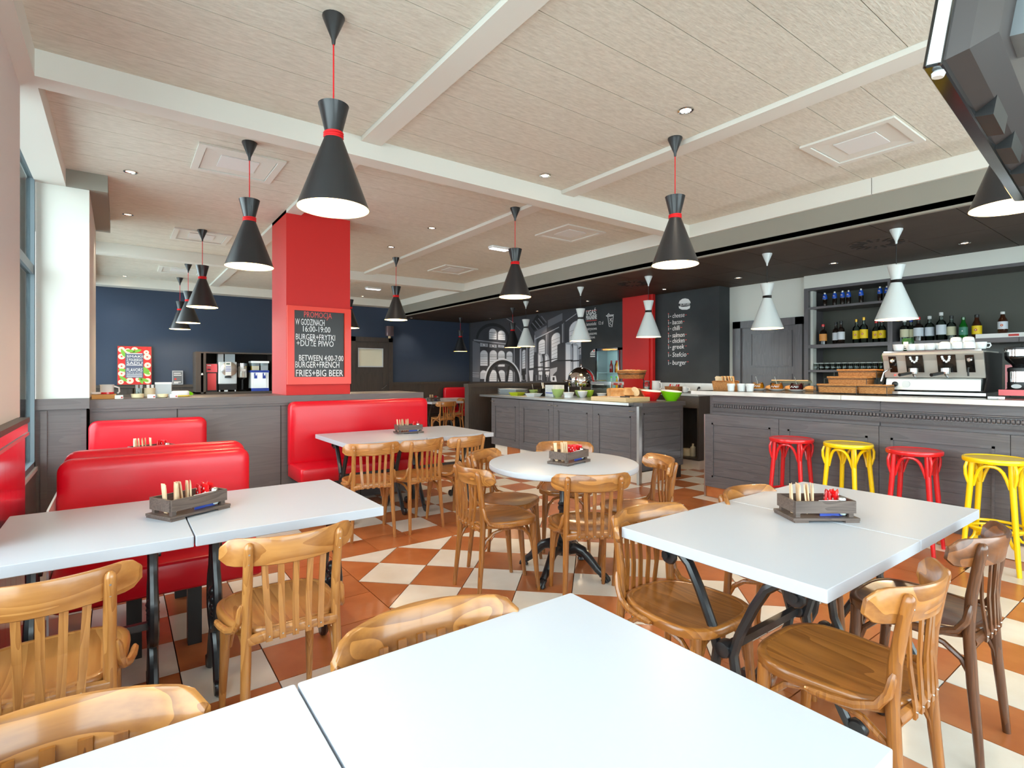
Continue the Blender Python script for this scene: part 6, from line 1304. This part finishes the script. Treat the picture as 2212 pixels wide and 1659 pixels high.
# right hand nave in perspective: roof beams, piers, tall windows
poly([(860, 500), (1200, 380), (1380, 330), (2040, 180), (2040, 640), (1200, 790), (980, 640)], 1, .5); poly([(1120, 520), (1250, 320), (1390, 480), (1190, 620)], 0, .8)
for k in range(4): poly([(1150 + 55*k, 480 - 40*k), (1165 + 55*k, 470 - 40*k), (1270 + 50*k, 600 - 45*k), (1255 + 50*k, 610 - 45*k)], 2, 1)
poly([(1200, 640), (1420, 520), (1420, 640), (1200, 770)], 2, .9); poly([(1440, 430), (1700, 300), (1700, 430), (1440, 560)], 2, .9)
poly([(1200, 760), (1640, 545), (1640, 560), (1200, 785)], 3, 1.4); poly([(1760, 440), (1950, 305), (1950, 320), (1760, 455)], 3, 1.4); poly([(700, 395), (845, 480), (845, 492), (700, 407)], 3, 1.4); poly([(870, 520), (990, 640), (980, 650), (862, 530)], 2, 1.4)
poly([(840, 900), (2045, 620), (2045, 1530), (840, 1530)], 1, .6)
for x0, x1, y0, y1, y2, m in ((935, 965, 950, 930, 1530, 3), (1050, 1085, 900, 880, 1530, 2), (1195, 1240, 700, 660, 1000, 2), (1400, 1450, 690, 640, 1080, 2), (1690, 1730, 500, 470, 830, 2)): poly([(x0, y0), (x1, y1), (x1, y2), (x0, y2)], m, 1.2); poly([(x0 + 8, y0), (x0 + 14, y0), (x0 + 14, y2), (x0 + 8, y2)], 4, 1.5)
arch(982, 1036, 975, 1300, 950, 1290, bars=6, drop=False); arch(1112, 1190, 915, 1290, 875, 1280, bars=6, drop=False); arch(1275, 1385, 800, 1040, 760, 1030, bars=4, drop=False); arch(1505, 1655, 690, 1180, 630, 1110, bars=6, drop=False); arch(1825, 2030, 500, 1100, 400, 1080, bars=6, drop=False)
# boilers
def tank(x0, xm, x1, yt, yb, band):
    poly([(x0, yb)] + [(x0 + (xm - x0)*(.5 - .5*cos(pi*k/8)), yt + 60 - 60*sin(pi*k/8*.5 + 0)) for k in range(9)] + [(xm, yb)], 1, 4)
    poly([(xm, yb), (xm, yt + 20), (xm + (x1-xm)*.4, yt), (x1 - 20, yt + 30), (x1, yt + 110), (x1, yb)], 3, 4.2); poly([(xm + 10, yb), (xm + 10, yt + 40), (x1 - 40, yt + 50), (x1 - 30, yb)], 4, 4.4)
    poly([(x0, band), (x1, band - 8), (x1, band + 14), (x0, band + 22)], 0, 4.6)
tank(1185, 1262, 1350, 1010, 1340, 1265); tank(1350, 1385, 1470, 1030, 1360, 1275); tank(1610, 1755, 1880, 820, 1530, 1145); tank(1850, 1890, 2000, 840, 1400, 1150)
poly([(1180, 1335), (1480, 1320), (1480, 1530), (1180, 1530)], 1, 4.8); poly([(1275, 1350), (1340, 1345), (1340, 1500), (1275, 1500)], 4, 5); poly([(1400, 1350), (1470, 1345), (1450, 1450), (1400, 1440)], 4, 5); poly([(1300, 1180), (1620, 1100), (1620, 1115), (1300, 1200)], 0, 5.2)
poly([(1480, 1300), (1610, 1270), (1600, 1340), (1540, 1400), (1490, 1520), (1480, 1520)], 3, 4.7); poly([(1500, 1430), (1580, 1425), (1600, 1530), (1500, 1530)], 4, 5); poly([(1525, 1450), (1560, 1450), (1560, 1510), (1525, 1510)], 0, 5.4)
poly([(960, 1420), (1050, 1400), (1050, 1500), (960, 1510)], 3, 5); poly([(975, 1330), (1030, 1330), (1040, 1500), (985, 1500)], 0, 5.2); poly([(1100, 1330), (1180, 1320), (1170, 1520), (1120, 1520)], 4, 4.9); poly([(1985, 930), (2030, 905), (2030, 925), (1985, 950)], 0, 5); poly([(2008, 910), (2018, 905), (2018, 1060), (2008, 1060)], 0, 5); poly([(1998, 1050), (2040, 1045), (2035, 1130), (2000, 1130)], 2, 5.2)
for k in range(9): poly([(1190 + 33*k, 1400 + 12*(k % 3)), (1215 + 33*k, 1400 + 14*(k % 2)), (1210 + 33*k, 1520), (1196 + 33*k, 1520)], (0, 2, 1)[k % 3], 5.3)
part(mb_, 'photo_print', pm, mu)

# ================================================================== HANGING TELEVISION (upper right)
tvA, tvB = Vector((1.285, .370, 1.955)), Vector((2.545, .466, 1.955))
dv_ = (tvB - tvA); L_tv = dv_.length; ang = math.atan2(dv_.y, dv_.x)
tv = thing('television', 'black flat television hung from the ceiling at the upper right, seen from behind and below', 'television', tvA)
tv.rotation_euler = (rad(9), 0, ang)
H_ = .74
part(MB().rbox(0, L_tv, -.030, .002, 0, H_, .006, 2), 'bezel', M['blackgl'], tv)
part(MB().box(.02, L_tv - .02, .0015, .0035, .02, H_ - .02), 'screen', mat('tv_screen', (10, 10, 12), .08), tv)
part(MB().box(-.002, .010, -.028, -.006, .004, H_ - .004), 'edge_trim', M['steel'], tv)
part(MB().rings([[(.02, -.030, .015), (L_tv - .02, -.030, .015), (L_tv - .02, -.030, H_ - .02), (.02, -.030, H_ - .02)], [(.05, -.058, .04), (L_tv - .05, -.058, .04), (L_tv - .05, -.058, H_ - .05), (.05, -.058, H_ - .05)], [(.12, -.085, .09), (L_tv - .12, -.085, .09), (L_tv - .12, -.085, H_ - .14), (.12, -.085, H_ - .14)]], cap0=False), 'back_cover', mat('tv_back', (52, 44, 42), .45), tv)
for x0 in (.34, .62, .90): part(MB().box(x0, x0 + .16, -.062, -.030, .004, .05), 'vent_block', M['black'], tv)
part(MB().box(.22, .34, -.12, -.085, .12, .30), 'connector_box', mat('grey_box', (120, 126, 130), .5), tv)
part(MB().lathe([(.010, 0), (.012, .008), (.008, .014)], 10, (.03, -.020, -.012)), 'corner_button', M['white'], tv, True)
part(MB().box(.45, .81, -.105, -.086, .22, .60), 'mount_plate', M['black'], tv)
part(MB().tube([(.63, -.10, .42), (.63, -.20, .44), (.63, -.22, .50)], .03, 10), 'mount_arm', M['black'], tv, True)
mt = thing('ceiling_mount', 'black pole mount carrying the television from the ceiling', 'mount', tuple(tv.matrix_basis @ Vector((.63, -.22, .50))))
zc = CZ - mt.location.z; part(MB().tube([(0, 0, .0), (0, 0, zc - .01)], .026, 12), 'pole', M['black'], mt, True); part(MB().rbox(-.09, .09, -.09, .09, zc - .02, zc - .001, .02), 'ceiling_plate', M['black'], mt); part(MB().lathe([(.04, -.03), (.05, -.01), (.05, .05), (.03, .07)], 16), 'joint', M['greymat'], mt, True)
